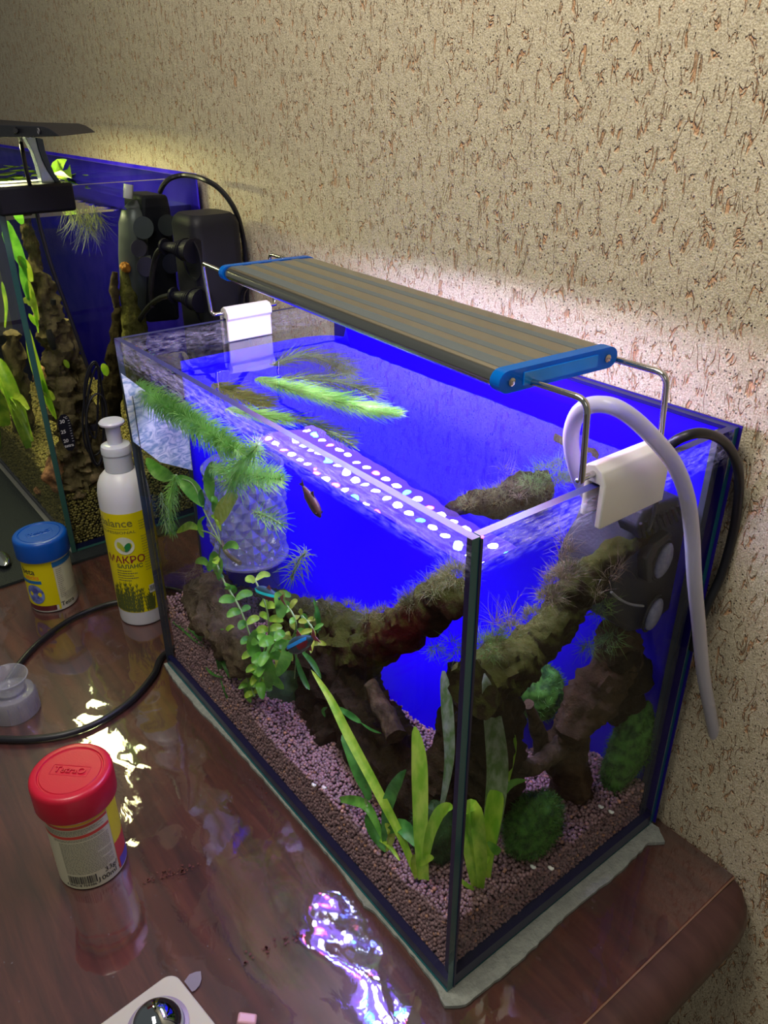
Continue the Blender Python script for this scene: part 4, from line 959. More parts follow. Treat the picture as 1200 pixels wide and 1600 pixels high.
hornwort('hornwort plume above the jar pointing right, in front window', [F(330, 730, .030), F(365, 740, .030), F(400, 745, .030), F(440, 748, .030)], .015, HW, 4, nn=14)
hornwort('loose hornwort sprig hanging above the jar', [F(404, 695, .024), F(385, 715, .026), F(370, 735, .028), F(362, 765, .030)], .019, HW, 5, step=.005, nn=12, sweep=.5)
hornwort('pale hanging hornwort frond left of the jar', [F(275, 742, .020), F(268, 775, .020), F(266, 805, .020), F(270, 835, .020)], .013, HWD if False else HW, 6, step=.0035, nn=10, sweep=1.2)
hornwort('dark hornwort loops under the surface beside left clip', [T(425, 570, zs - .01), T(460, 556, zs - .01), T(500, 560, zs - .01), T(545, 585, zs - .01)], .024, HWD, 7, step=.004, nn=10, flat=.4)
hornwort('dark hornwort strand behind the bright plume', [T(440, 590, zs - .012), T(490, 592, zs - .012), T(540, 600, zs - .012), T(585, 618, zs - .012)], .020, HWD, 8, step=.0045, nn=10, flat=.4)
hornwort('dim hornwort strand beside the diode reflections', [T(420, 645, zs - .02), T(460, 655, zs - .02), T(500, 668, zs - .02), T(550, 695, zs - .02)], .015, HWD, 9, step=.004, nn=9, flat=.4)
hornwort('yellowish hornwort clump below the surface near the left clip', [T(335, 600, zs - .015), T(370, 618, zs - .015), T(410, 632, zs - .015)], .022, leafmat('hornwort_olive', (0.16, 0.20, 0.02), (0.32, 0.36, 0.06), 40), 10, step=.003, nn=14, flat=.4)
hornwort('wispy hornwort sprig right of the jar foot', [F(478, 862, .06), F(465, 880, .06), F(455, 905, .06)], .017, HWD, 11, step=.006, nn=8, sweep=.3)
hornwort('wispy hornwort over the facets of the jar', [F(398, 800, .040), F(420, 808, .040), F(440, 820, .040)], .014, HW, 12, step=.006, nn=8, sweep=.6)
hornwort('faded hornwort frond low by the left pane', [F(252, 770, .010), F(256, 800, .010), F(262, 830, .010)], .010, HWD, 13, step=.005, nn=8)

# cut-glass jar
jc = F(392, 868, .075)
jar = thing('glass_jar', (jc.x, jc.y, .06), 'submerged cut-glass jar with diamond facets in front window', 'jar')
JG = clear('facet_glass', tint=(0.80, 0.84, 0.90), ior=1.6, rough=.06, strength=2.0, minr=.22, diffuse=.16, dcol=(.7, .72, .75))
rj = px(jc, 61); zt_ = F(392, 742, .075).z; zb_ = jc.z + .004
ms = M(); nseg = 16; nr = 5; rows = []
for k in range(2 * nr + 1):
    t_ = k / (2 * nr); z = zb_ + (zt_ - zb_) * t_; r0 = rj * (1 - .16 * (1 - t_) ** 4 - .06 * t_ ** 3)
    rows.append([V((jc.x + r0 * (1.045 if (j + k) % 2 == 0 else .955) * math.cos(2 * PI * j / (2 * nseg)), jc.y + r0 * (1.045 if (j + k) % 2 == 0 else .955) * math.sin(2 * PI * j / (2 * nseg)), z)) for j in range(2 * nseg)])
nn_ = 2 * nseg; fs_ = []
for k in range(2 * nr):
    for j in range(nn_):
        a, b, c_, d = k * nn_ + j, k * nn_ + (j + 1) % nn_, (k + 1) * nn_ + (j + 1) % nn_, (k + 1) * nn_ + j
        fs_ += [(a, b, d), (b, c_, d)] if (j + k) % 2 == 0 else [(a, b, c_), (a, c_, d)]
ms.add([p for r_ in rows for p in r_], fs_); tag(ms.build('facets', JG, jar, smooth=False), 'diamond-cut clear glass wall')
M().lathe([(rj * .90, zb_ - .003), (rj * .98, zb_ - .001), (rj * .98, zb_ + .001), (rj * .9, zb_ + .002)], (jc.x, jc.y, 0), 48).build('base_ring', JG, jar)
M().lathe([(rj * .98, zt_), (rj * 1.0, zt_ + .004), (rj * .93, zt_ + .006), (rj * .90, zt_)], (jc.x, jc.y, 0), 48, cap=False).build('neck_ring', JG, jar)
M().lathe([(rj * .6, zb_ - .003), (rj * .66, zb_ - .012), (rj * .72, .060), (rj * .74, .052)], (jc.x, jc.y, 0), 36).build('foot', clear('dim_foot_glass', tint=(.6, .66, .68), ior=1.4, diffuse=.08, dcol=(.3, .33, .35)), jar)

# ------------------------------------------------------------------ fish
def fish(name, label, c, head, ln, mats, deep=.26, group=None):
    """head: direction of the snout. parts: body, stripe, tail_fin, dorsal_fin, anal_fin, eye x2"""
    t = thing(name, c, label, 'fish', group)
    X = V(head).normalized(); Zv = V((0, 0, 1)); Zv = (Zv - X * Zv.dot(X)).normalized(); Y = Zv.cross(X)
    def q(a, b, z): return V(c) + (X * a + Y * b + Zv * z) * ln
    pr_ = [(-.42, .035, .03), (-.32, .055, .07), (-.18, .085, .12), (0, .10, .15), (.18, .105, .155), (.32, .09, .125), (.42, .06, .08), (.49, .02, .03)]
    ms = M(); rows = []
    for x, w_, h_ in pr_:
        h_ *= deep / .26; rows.append([q(x, w_ * math.cos(a), h_ * math.sin(a) - (.01 if x < 0 else .0)) for a in [k * PI / 8 for k in range(17)]])
    ms.grid(rows)
    ms.add([rows[0][k] for k in range(16)], [tuple(range(16))]); ms.add([rows[-1][k] for k in range(16)], [tuple(range(15, -1, -1))])
    ms.build('body', mats[0], t, subdiv=1)
    for part, zz0, zz1, mt in (('stripe', .015, .075, mats[1]), ('belly_band', -.085, .010, mats[2])):
        for s_ in (-1, 1):
            ms = M(); rw = []
            for x, w_, h_ in pr_[1:-1]:
                h_ *= deep / .26
                if part == 'belly_band' and x > .1: continue
                def yw(z): return s_ * (w_ * math.sqrt(max(.05, 1 - (z / h_) ** 2)) * 1.06 + .003)
                za = max(zz0, -h_ * .85); zb2 = min(zz1, h_ * .85); zb2 = max(zb2, za + .005)
                rw.append([q(x, yw(za), za), q(x, yw((za + zb2) / 2), (za + zb2) / 2), q(x, yw(zb2), zb2)])
            ms.grid(rw); ms.build(part, mt, t)
    ms = M(); ms.add([q(-.40, 0, .03), q(-.58, .0, .14), q(-.52, 0, .0), q(-.58, 0, -.14), q(-.40, 0, -.03)], [(0, 1, 2), (0, 2, 4), (2, 3, 4)]); ms.build('tail_fin', mats[3], t, smooth=False, solid=.0002)
    ms = M(); ms.add([q(.05, 0, .13 * deep / .26), q(-.10, 0, .24 * deep / .26), q(-.14, 0, .10 * deep / .26)], [(0, 1, 2)]); ms.build('dorsal_fin', mats[3], t, smooth=False, solid=.0002)
    ms = M(); ms.add([q(-.05, 0, -.12 * deep / .26), q(-.20, 0, -.20 * deep / .26), q(-.28, 0, -.07)], [(0, 1, 2)]); ms.build('anal_fin', mats[3], t, smooth=False, solid=.0002)
    for s_ in (-1, 1): M().ico(q(.38, s_ * .078, .02), ln * .035, 1).build('eye', pbr('fish_eye', (.01, .01, .015), .1), t)
    return t
NB = pbr('neon_body', (0.03, 0.07, 0.10), .3); NS = pbr('neon_stripe', (0.02, 0.75, 0.95), .2); NR_ = pbr('neon_red', (0.22, 0.012, 0.03), .4); NF = pbr('neon_fin', (.25, .05, .06), .4)
a_ = F(402, 919, .009); b_ = F(438, 938, .009); d_ = a_ - b_; fish('neon_fish', 'neon fish with cyan stripe, upper one, above the bushy stem plant', (a_ + b_) / 2, d_ + V((0, -.004, 0)), d_.length, [NB, NS, NR_, NF], group='neon fish')
a_ = F(454, 1014, .009); b_ = F(488, 996, .009); d_ = a_ - b_; fish('neon_fish', 'neon fish with blue stripe, lower one, beside the drooping leaves', (a_ + b_) / 2, d_ + V((0, -.004, 0)), d_.length, [NB, pbr('neon_stripe_blue', (0.02, 0.30, 0.95), .2), NR_, NF], group='neon fish')
a_ = F(501, 808, .06); b_ = F(472, 756, .06); d_ = a_ - b_; DFM = pbr('dark_fish', (0.05, 0.025, 0.035), .4, col2=(.12, .05, .04), nscale=200)
fish('dark_fish', 'dark brown fish swimming head down right of the jar', (a_ + b_) / 2, d_, d_.length * 1.02, [DFM, DFM, pbr('dark_fish_belly', (.13, .04, .035), .4), DFM], deep=.34)
# white snail shells and pellets on the substrate
for i, (u, v, fn, d, lab) in enumerate(((490, 1228, F, None, 'tiny white snail shell, nearest to the front pane'), (506, 1232, F, None, 'tiny white snail shell, on mid-front substrate'), (938, 1262, S, None, 'tiny white snail shell, left of pair near back of right pane'), (954, 1270, S, None, 'tiny white snail shell, right of pair near back of right pane'), (832, 1356, S, None, 'tiny pale shell below the round moss ball'), (860, 1358, S, None, 'tiny pale shell right below the round moss ball'))):
    p = T(u, v, .0505)
    ms = M(); ms.ico(p + V((0, 0, .001)), .0017, 1, sc=(1.3, .8, .7)); ms.ico(p + V((.0014, .0006, .0014)), .0010, 1); o = ms.build('snail_shell', pbr('white_shell', (.8, .8, .75), .3)); tag(o, lab, 'shell', 'snail shells on the aquarium substrate')

# ================================================================== LEFT AQUARIUM
X2, W2, H2, XL2, Z0 = -0.708, 0.222, 0.432, -1.75, 0.0035
rub = M().box((-1.85, -.26, 0), (-.685, W2 + .003, .003)).build('rubber_mat', pbr('dark_rubber_mat', (0.006, 0.010, 0.013), 0.7, col2=(0.03, 0.042, 0.05), nscale=700, bump=0.6, bscale=900, contrast=(.55, .75)), smooth=False)
tag(rub, 'dark speckled rubber mat under the left aquarium', 'mat')
t2 = thing('aquarium', (-.96, W2 / 2, Z0), 'left aquarium with driftwood and floating plants, cut by the photo edge', 'aquarium')
def pane2(name, a, b, faces, mats):
    ms = M().box(a, b); ms.mi = [faces.get(i, 0) for i in range(6)]; return ms.build(name, mats, t2, smooth=False)
G2 = clear('left_tank_glass', tint=(0.95, 0.97, 0.97), ior=1.33, strength=0.45)
RIM2 = pbr('grey_rim_edge', (0.25, 0.24, 0.24), 0.2, coat=.5)
TEAL2 = pbr('green_glass_edge', (0.03, 0.10, 0.085), 0.15, coat=0.6)
pane2('front_pane', (XL2, -.002, Z0), (X2, .004, H2), {3: 2, 1: 1, 0: 1}, [G2, RIM2, TEAL2])
pane2('side_pane', (X2 - .006, .0046, Z0), (X2, W2 - .006, H2), {0: 2, 1: 1}, [G2, RIM2, TEAL2])
pane2('side_pane', (XL2, .0046, Z0), (XL2 + .006, W2 - .006, H2), {0: 2, 1: 1}, [G2, RIM2, TEAL2])
pane2('back_pane', (XL2, W2 - .006, Z0), (X2, W2, H2), {0: 2, 1: 1}, [G2, RIM2, TEAL2])
pane2('bottom_pane', (XL2 + .006, .005, Z0), (X2 - .006, W2 - .006, Z0 + .006), {}, [SILI, RIM2, TEAL2])
M().box((XL2, W2, Z0), (X2 + .003, W2 + .0008, H2 + .004)).build('background_film', pbr('blue_film', (0.02, 0.004, 0.75), .5, col2=(.06, .03, .85), nscale=25, spec=.1), t2, smooth=False)
M().box((X2 - .004, .0042, Z0), (X2 - .0003, .0046, H2 - .001)).build('silicone_seam', SILI, t2, smooth=False)
ZW2 = .402
ms = M().box((XL2 + .0064, .0052, Z0 + .0065), (X2 - .0064, W2 - .0064, ZW2)); ms.mi = [1, 0, 1, 1, 1, 1]
mb2, nt, out = new_mat('left_water_body'); tr = N(nt, 'ShaderNodeBsdfTransparent'); tr.inputs[0].default_value = (0.82, 0.84, 0.80, 1); nt.links.new(tr.outputs[0], out.inputs[0])
tag(ms.build('aquarium_water', [WATER, mb2], smooth=False), 'water in the left aquarium, with floating plants', 'water', kind='stuff')
def gh2(x, y): return .074 + .010 * max(0, min(1, (-x - .72) / .06)) * max(0, 1 - abs(y - .05) / .08) + .003 * math.sin(x * 50)
gravel('aquarium_gravel', 'olive-brown round pellet substrate in the left aquarium', -1.20, X2 - .009, .0075, W2 - .014, 0, .0021, gh2, [(0.10, 0.08, 0.02), (0.32, 0.25, 0.07), (0.50, 0.38, 0.12)], 9, Z0 + .008)
rows = [[V((-1.2 + (1.2 + X2 - .0095) * i / 20, .008 + (W2 - .023) * j / 10, gh2(-1.2 + (1.2 + X2 - .0095) * i / 20, .008 + (W2 - .023) * j / 10) - .002)) for i in range(21)] for j in range(11)]
ms = M(); ms.grid(rows); ms.grid([[V((p.x, .008, Z0 + .007)) for p in rows[0]], rows[0]]); ms.grid([[V((r[-1].x, r[-1].y, Z0 + .007)) for r in rows], [r[-1] for r in rows]])
tag(ms.build('aquarium_soil', pbr('left_soil', (0.02, 0.014, 0.008), 0.9)), 'dark soil packed beneath the pellets of the left aquarium', 'soil', kind='stuff')
# driftwood in the left aquarium
w2 = thing('driftwood', S(105, 700, -.75), 'tall eroded grey-brown driftwood inside the left aquarium', 'driftwood')
LB_ = bark('eroded_wood', (0.07, 0.05, 0.025), (0.34, 0.25, 0.13), nscale=45)
log('trunk', LS([(40, 330, 10, -.76), (52, 400, 14, -.76), (72, 470, 22, -.752), (84, 530, 26, -.75), (92, 590, 24, -.745), (104, 650, 26, -.742), (118, 710, 30, -.74), (124, 765, 34, -.74)], -.75), LB_, None, w2, seed=31, rough=.35)
log('trunk', LS([(100, 500, 14, -.755), (112, 550, 18, -.755), (125, 610, 16, -.75), (140, 680, 20, -.745), (150, 750, 24, -.745)], -.75), LB_, None, w2, seed=32, rough=.4)
log('painted_hollow', LS([(76, 515, 5, -.728), (80, 530, 7, -.726), (84, 545, 4, -.728)], -.73), pbr('hollow_shade', (.01, .008, .006), .9), None, w2, seed=33, rough=.1)  # dark lumps paint the shade inside holes of the wood
log('painted_hollow', LS([(83, 468, 5, -.731), (83, 476, 5, -.731)], -.73), pbr('hollow_shade2', (.01, .008, .006), .9), None, w2, seed=33, rough=.1)
log('trunk', [(F(18, 520, .03), .011), (F(28, 600, .03), .015), (F(40, 680, .03), .017), (F(50, 740, .03), .020)], LB_, None, w2, seed=34, rough=.35)
log('branch', LS([(180, 425, 5), (178, 450, 7), (182, 480, 9)], -.74), BARKL, None, w2, seed=35)
log('branch', LS([(190, 480, 12), (180, 560, 16), (172, 640, 20), (165, 740, 26)], -.78), BARKD, None, w2, seed=36)
mc = thing('mossy_column', S(205, 520, -.735), 'olive moss-covered sponge column by the filter in the left aquarium', 'filter sponge')
log('column', LS([(194, 415, 6, -.735), (199, 450, 13, -.735), (206, 490, 20, -.735), (212, 560, 24, -.735), (215, 640, 24, -.735)], -.735), bark('olive_sponge', (0.09, 0.08, 0.02), (0.23, 0.21, 0.06), nscale=200), None, mc, seed=37, rough=.12)
M().ico(S(196, 418, -.728), .006, 2, noise=.4, seed=3).build('orange_patch', pbr('orange_algae', (.55, .20, .02), .6), mc)
# rocks
RK = pbr('red_brown_rock', (0.16, 0.07, 0.03), .75, col2=(.50, .25, .10), nscale=160, bump=1, bscale=260)
p = F(58, 738, .030); tag(M().ico(p, 1, 3, sc=(px(p, 32), .016, px(p, 40)), noise=.35, seed=2, nf=2.5).build('rock', RK), 'rough reddish rock left of the left aquarium front corner edge', 'rock')
p = S(100, 738, -.745); tag(M().ico(p, 1, 3, sc=(.016, px(p, 30), px(p, 34)), noise=.35, seed=4, nf=2.5).build('rock', RK), 'orange-brown rock right of the left aquarium front corner edge', 'rock')
p = F(64, 766, .010); tag(M().ico(p, .010, 2, sc=(1.3, .8, .7), noise=.35, seed=5).build('rock', RK), 'small red-brown stone on substrate in front of the rough rock', 'rock')
p = S(68, 590, -.80) ; tag(M().ico(p, .014, 2, sc=(1, .8, 1.2), noise=.35, seed=6).build('rock', RK), 'rusty stone wedged in the driftwood of the left aquarium', 'rock')
# plants
PL2 = leafmat('bright_leaf', (0.24, 0.50, 0.02), (0.55, 0.78, 0.06), 60, .35, .5)  # bright yellow-green leaf colour
g2 = thing('tall_leaf_plant', F(20, 700, .02), 'tall bright-green leaved plant at the photo edge in the left aquarium', 'aquarium plant')
for pix, w, mt in (([(45, 700), (30, 650), (15, 600), (0, 560)], 22, PL2), ([(50, 690), (30, 640), (10, 610), (-10, 580)], 16, PL2), ([(10, 720), (8, 680), (4, 640), (-2, 610)], 20, PL2), ([(42, 660), (30, 630), (18, 616), (5, 612)], 14, PL2), ([(8, 512), (10, 480), (6, 455), (3, 440)], 6, PL2), ([(45, 640), (32, 622), (18, 618), (8, 620)], 12, YEL), ([(5, 700), (-3, 660), (-5, 620)], 20, GRN)):
    P = [F(u, v, .012) for u, v in pix]; leaf_obj(P, px(P[0], w), mt, g2, seg=10, tipw=.1, basew=.4)
g3 = thing('leafy_plant', S(60, 640, -.735), 'yellow-green leafy plant beside driftwood, right of the left aquarium corner edge', 'aquarium plant')
for pix, w, mt in (([(85, 650), (65, 600), (50, 550), (42, 505)], 15, PL2), ([(88, 655), (75, 620), (65, 590)], 8, PL2), ([(45, 470), (38, 440), (36, 420), (30, 405)], 12, GRN), ([(60, 500), (48, 460), (42, 435)], 12, YEL), ([(40, 420), (25, 390), (14, 365), (12, 345)], 22, GRN), ([(50, 440), (40, 415), (28, 400)], 14, YEL), ([(55, 480), (44, 470), (35, 472)], 12, YEL), ([(85, 625), (75, 615), (64, 612)], 12, YEL), ([(60, 520), (56, 490), (52, 462), (48, 450)], 6, PL2), ([(107, 575), (104, 568), (100, 562)], 8, PL2), ([(60, 510), (52, 500), (45, 490)], 8, PL2), ([(35, 350), (28, 335), (22, 322)], 14, GRN)):
    P = [S(u, v, -.722) for u, v in pix]; leaf_obj(P, px(P[0], w), mt, g3, seg=8, tipw=.1, basew=.3)
P = [S(u, v, -.722) for u, v in ((160, 568), (164, 576), (167, 588))]; lf = leaf_obj(P, px(P[0], 12), PL2, None, seg=6); lf.name = 'loose_leaf'; tag(lf, 'single green leaf near the coiled cable in the left aquarium', 'leaf')
# floating plants
FLT = leafmat('floating_leaf', (0.26, 0.52, 0.02), (0.55, 0.80, 0.12), 30, .3, .4)
rnd = random.Random(11)
fp = [(12, 274), (30, 268), (52, 270), (20, 262), (46, 262), (70, 266), (62, 275), (5, 266), (35, 280), (82, 274), (118, 270), (135, 272), (126, 265), (108, 275), (98, 268), (142, 276), (88, 262)]
proto = None
for i, (u, v) in enumerate(fp):
    c = T(u, v, ZW2 + .0025 + .0012 * (i % 4)); r = rnd.uniform(.013, .020)
    ms = M(); vs = [V((0, 0, 0))]
    for j in range(15):
        a = .15 + j / 14 * (2 * PI - .3); vs.append(V((math.cos(a), math.sin(a) * .85, .16 + .10 * math.sin(a + i))) * r)
    ms.add([c + q for q in vs], [(0, j, j + 1) for j in range(1, 15)])
    tag(ms.build('floating_leaf', FLT, solid=.0004), 'bright green leaf lying among floating plants on the left aquarium surface', 'floating plant', 'floating leaves on the left aquarium')
P = [T(100, 279, ZW2), T(100, 279, ZW2) + V((0.002, 0, .012)), T(84, 264, ZW2) + V((-.01, 0, .020)), T(80, 254, ZW2) + V((-.005, 0, .012))]
o = leaf_obj([T(104, 280, ZW2), S(100, 270, -.745), S(92, 262, -.75), S(82, 254, -.755)], .024, FLT, None, seg=10); o.name = 'floating_leaf'; tag(o, 'large upright green leaf standing above the other floating leaves', 'floating plant')
for nm, lab, pts in (('hair_roots', 'pale hanging roots under the floating plants', [(130, 335), (145, 330), (120, 345), (150, 345), (138, 360), (110, 330)]),):
    moss_tuft(nm, [(S(u, v, -.74), .008) for u, v in pts], leafmat('root_pale', (.20, .22, .10), (.34, .36, .18), 50), lab, n=300, ln=.030, wd=.0005, up=(0, 0, -1.2), spread=.6, seed=22, curl=.3)
# internal filter with suction cups in the left aquarium
f2 = thing('internal_filter', S(240, 500, -.75), 'black internal filter with round suction cups in the left aquarium', 'filter')
def slab2(pix, xf, xb, name, mat, parent, bevel=.002):
    P = [S(u, v, xf) for u, v in pix]; n = len(P); Q = [V((xb, p.y, p.z)) for p in P]
    ms = M(); ms.add(P + Q, [tuple(range(n)), tuple(range(2 * n - 1, n - 1, -1))] + [(i, n + i, n + (i + 1) % n, (i + 1) % n) for i in range(n)])
    return ms.build(name, mat, parent, bevel=bevel, smooth=False)
slab2([(222, 306), (262, 304), (268, 330), (276, 420), (282, 500), (232, 505), (226, 420), (222, 360)], -.724, -.78, 'housing', BLACKM, f2, .004)
GC = pbr('grey_filter_cylinder', (.075, .08, .09), .35)
cyl = M(); pc = [S(212, v, -.742) for v in (312, 318, 330, 350, 400, 450, 500)]
cyl.tube(pc, [.004, .009, .016, .0195, .020, .018, .014], 24); cyl.build('canister', GC, f2)
M().tube([S(214, 397, -.742), S(215, 404, -.742)], .0204, 24).build('band', pbr('cream_band', (.42, .40, .30), .5), f2)
M().tube([S(200, 310, -.735), S(201, 288, -.735)], .0055, 16).build('spout', pbr('clear_spout', (.5, .5, .55), .1, coat=1), f2)
for i, (u, v, r, mt) in enumerate(((224, 356, 17, pbr('cup_grey', (.10, .11, .14), .35)), (262, 352, 16, pbr('cup_dark', (.035, .04, .055), .35)), (217, 388, 13, pbr('cup_violet', (.07, .06, .10), .35)), (228, 417, 15, pbr('cup_violet2', (.07, .06, .11), .35)), (268, 412, 15, pbr('cup_dark2', (.02, .02, .05), .35)))):
    p = S(u, v, X2 - .0072); rr = px(p, r)
    M().lathe([(rr, 0), (rr * .97, .0012), (rr * .5, .004), (.003, .006), (.003, .010)], p, 28, axis=(-1, 0, 0)).build('suction_cup', mt, f2)
# thermometer strip on the right pane
th = thing('thermometer', S(104, 677, X2 + .0006), 'black strip thermometer with white numbers on the left aquarium pane', 'thermometer')
tl = [S(u, v, X2 + .0006) for u, v in ((91, 655), (95, 648), (101, 647), (107, 651), (111, 662), (117, 690), (117, 698), (113, 704), (106, 704), (100, 698), (95, 684), (90, 662))]
ms = M(); n = len(tl); ms.add(tl + [p + V((.0008, 0, 0)) for p in tl], [tuple(range(n)), tuple(range(2 * n - 1, n - 1, -1))] + [(i, n + i, n + (i + 1) % n, (i + 1) % n) for i in range(n)]); ms.build('strip', BLACK, th, smooth=False)
def text_mesh(s_, size, ext=0.0):
    cu = bpy.data.curves.new('t', 'FONT'); cu.body = s_; cu.size = size; cu.align_x = 'CENTER'; cu.align_y = 'CENTER'; cu.resolution_u = 3; cu.offset = .014 * size
    o = bpy.data.objects.new('t', cu); COL.objects.link(o); bpy.context.view_layer.update()
    me = bpy.data.meshes.new_from_object(o.evaluated_get(bpy.context.evaluated_depsgraph_get()))
    vs = [v.co.copy() for v in me.vertices]; fs = [tuple(p.vertices) for p in me.polygons]
    bpy.data.objects.remove(o); bpy.data.curves.remove(cu); bpy.data.meshes.remove(me)
    return vs, fs
INKW = pbr('white_print', (.6, .6, .6), .5); INKB = pbr('black_print', (.02, .02, .02), .5)
def text_plane(s_, size, c, ux, uy, mat, parent, name='lettering'):
    vs, fs = text_mesh(s_, size); ms = M(); nn = V(ux).cross(V(uy)).normalized() * .0003
    ms.add([V(c) + V(ux) * v.x + V(uy) * v.y + nn for v in vs], fs); return ms.build(name, mat, parent, smooth=False)
def text_cyl(s_, size, c, r, ang, z, mat, parent, name='lettering', sx=1.0, tilt=0):
    vs, fs = text_mesh(s_, size); ms = M()
    ms.add([V((c[0] + (r + .0003) * math.cos(ang + v.x * sx / r), c[1] + (r + .0003) * math.sin(ang + v.x * sx / r), z + v.y + tilt * v.x)) for v in vs], fs)
    return ms.build(name, mat, parent, smooth=False)
yv = (0, 1, 0); zv = (0, 0, 1)
for s_, u, v, sz in (('30', 97, 659, .006), ('25', 99, 675, .006), ('20', 103, 689, .006), ('tetra', 108, 696, .0055), ('°C', 102, 653, .004)):
    text_plane(s_, sz, S(u, v, X2 + .0015), yv, zv, INKW, th)
for i in range(9):
    p = S(107 + i * .9, 657 + i * 4, X2 + .0016); M().box((p.x, p.y - .001, p.z - .0002), (p.x + .0001, p.y + .001, p.z + .0002)).build('tick', INKW, th, smooth=False)

# clip-on lamp of the left aquarium
l2 = thing('clip_lamp', (-.70, .035, .432), 'black clip-on lamp with curved neck shining over the left aquarium', 'lamp')
bs = M().box((-.7165, -.004, .4085), (-.690, .0735, .4365)).build('clamp_block', BLACKM, l2, bevel=.003, smooth=False)
M().box((-.735, .002, .4368), (-.7155, .070, .4376)).build('clamp_top', pbr('lamplit_white', (.72, .74, .74), .3), l2, smooth=False)  # top of the black clamp painted white for lamplight falling on it
def plate(pix, x, th_, name, mat):
    P = [S(u, v, x) for u, v in pix]; n = len(P); ms = M()
    ms.add(P + [p - V((th_, 0, 0)) for p in P], [tuple(range(n)), tuple(range(2 * n - 1, n - 1, -1))] + [(i, n + i, n + (i + 1) % n, (i + 1) % n) for i in range(n)])
    return ms.build(name, mat, l2, smooth=False, bevel=.0006)
plate([(39, 214), (56, 214), (60, 232), (66, 250), (74, 266), (88, 287), (66, 287), (60, 262), (52, 238)], -.7045, .012, 'neck', pbr('lamp_neck_lit', (.35, .45, .5), .25, metal=.6))  # lit face of the neck, its brightness put into the colour
plate([(56, 215), (67, 217), (71, 236), (78, 255), (86, 272), (98, 288), (88, 287), (74, 266), (66, 250), (60, 232)], -.703, .010, 'neck_side', pbr('lamp_neck_shaded', (.04, .06, .08), .3, metal=.5))  # shaded face of the same neck, painted dark
hd = [(-60, 186), (0, 195), (40, 196.5), (66, 197.5), (76, 201), (85, 207), (92.5, 213), (60, 214), (0, 215), (-60, 216)]
P = [F(u, v, .002) for u, v in hd]; P = P + []; P[0] = V((-1.0, .002, P[1].z)); P[-1] = V((-1.0, .002, P[-2].z)); n = len(P); ms = M()
HV = V((-.056, .050, 0)); ms.add(P + [p + HV for p in P], [tuple(range(n)), tuple(range(2 * n - 1, n - 1, -1))] + [(i, n + i, n + (i + 1) % n, (i + 1) % n) for i in range(n)])
ms.build('lamp_head', BLACK, l2, smooth=False, bevel=.0008)
zl = min(p.z for p in P)
ms = M(); ms.add([V((-.99, .006, zl - .0006)), V((-.73, .006, zl - .0006)), V((-.73, .006, zl - .0006)) + HV * .85, V((-.99, .006, zl - .0006)) + HV * .85], [(0, 3, 2, 1)])
ms.build('lens', emis('left_lamp_glow', (1.0, 0.95, .45), 65), l2, smooth=False)
bc = F(61, 205, .0015); M().lathe([(.0025, 0), (.0025, .0008), (.0018, .0010), (.0014, .0005)], bc, 18, axis=(0, -1, 0)).build('power_button', pbr('button_grey', (.12, .12, .14), .3), l2)
M().lathe([(.0030, 0), (.0030, .0015)], F(24, 204, .0015), 14, axis=(0, -1, 0)).build('cord_grommet', BLACK, l2)
lc = [F(24, 204, -.001), S(31, 216, -.690), S(36, 240, -.690), S(43, 275, -.688), S(52, 310, -.702), S(64, 360, -.704), S(80, 415, -.704), S(100, 470, -.704), S(118, 520, -.703), S(132, 560, -.702), S(143, 590, -.70)]
M().tube(smooth_path(lc, 6), .0021, 8).build('lamp_cord', CABLE, l2)
cb = thing('coiled_cable', S(148, 690, -.700), 'bundled black cable coil hanging beside the left aquarium pane', 'cable')
for i, (cu, cvv, ru, rv, ph) in enumerate(((147, 640, 17, 72, 0), (150, 650, 13, 78, .5), (145, 625, 11, 60, 1), (152, 670, 15, 55, 1.4))):
    M().tube([S(cu + ru * math.cos(a * PI / 14 + ph) + 3 * math.sin(a * PI / 7), cvv + rv * math.sin(a * PI / 14 + ph), -.699 + i * .003) for a in range(29)], .0013, 6).build('loop', CABLE, cb)
M().lathe([(.004, -.003), (.0045, 0), (.004, .003)], S(147, 668, -.697), 10, axis=(0, 0, 1)).build('tie', BLACK, cb)
# cable over the rim to the wall
lk = [(250, 300, -.715), (256, 288, -.70), (268, 278, -.69), (290, 274, -.68)]
pp = [S(u, v, x) for u, v, x in lk] + [F(u, v, y) for u, v, y in ((318, 280, .19), (345, 297, .20), (368, 330, .21), (380, 372, .222), (385, 420, .225), (386, 470, .225), (384, 510, .225))]
tag(M().tube(smooth_path(pp, 6), .0028, 8).build('power_cable', CABLE), 'black cable arching from the left aquarium over the power tower', 'cable')
tag(M().tube(smooth_path([F(u, v, .20) for u, v in ((384, 505), (378, 480), (380, 455), (392, 440))], 5), .0032, 8).build('lamp_lead', CABLE), 'short black lead behind the left clip of the foreground light', 'cord')

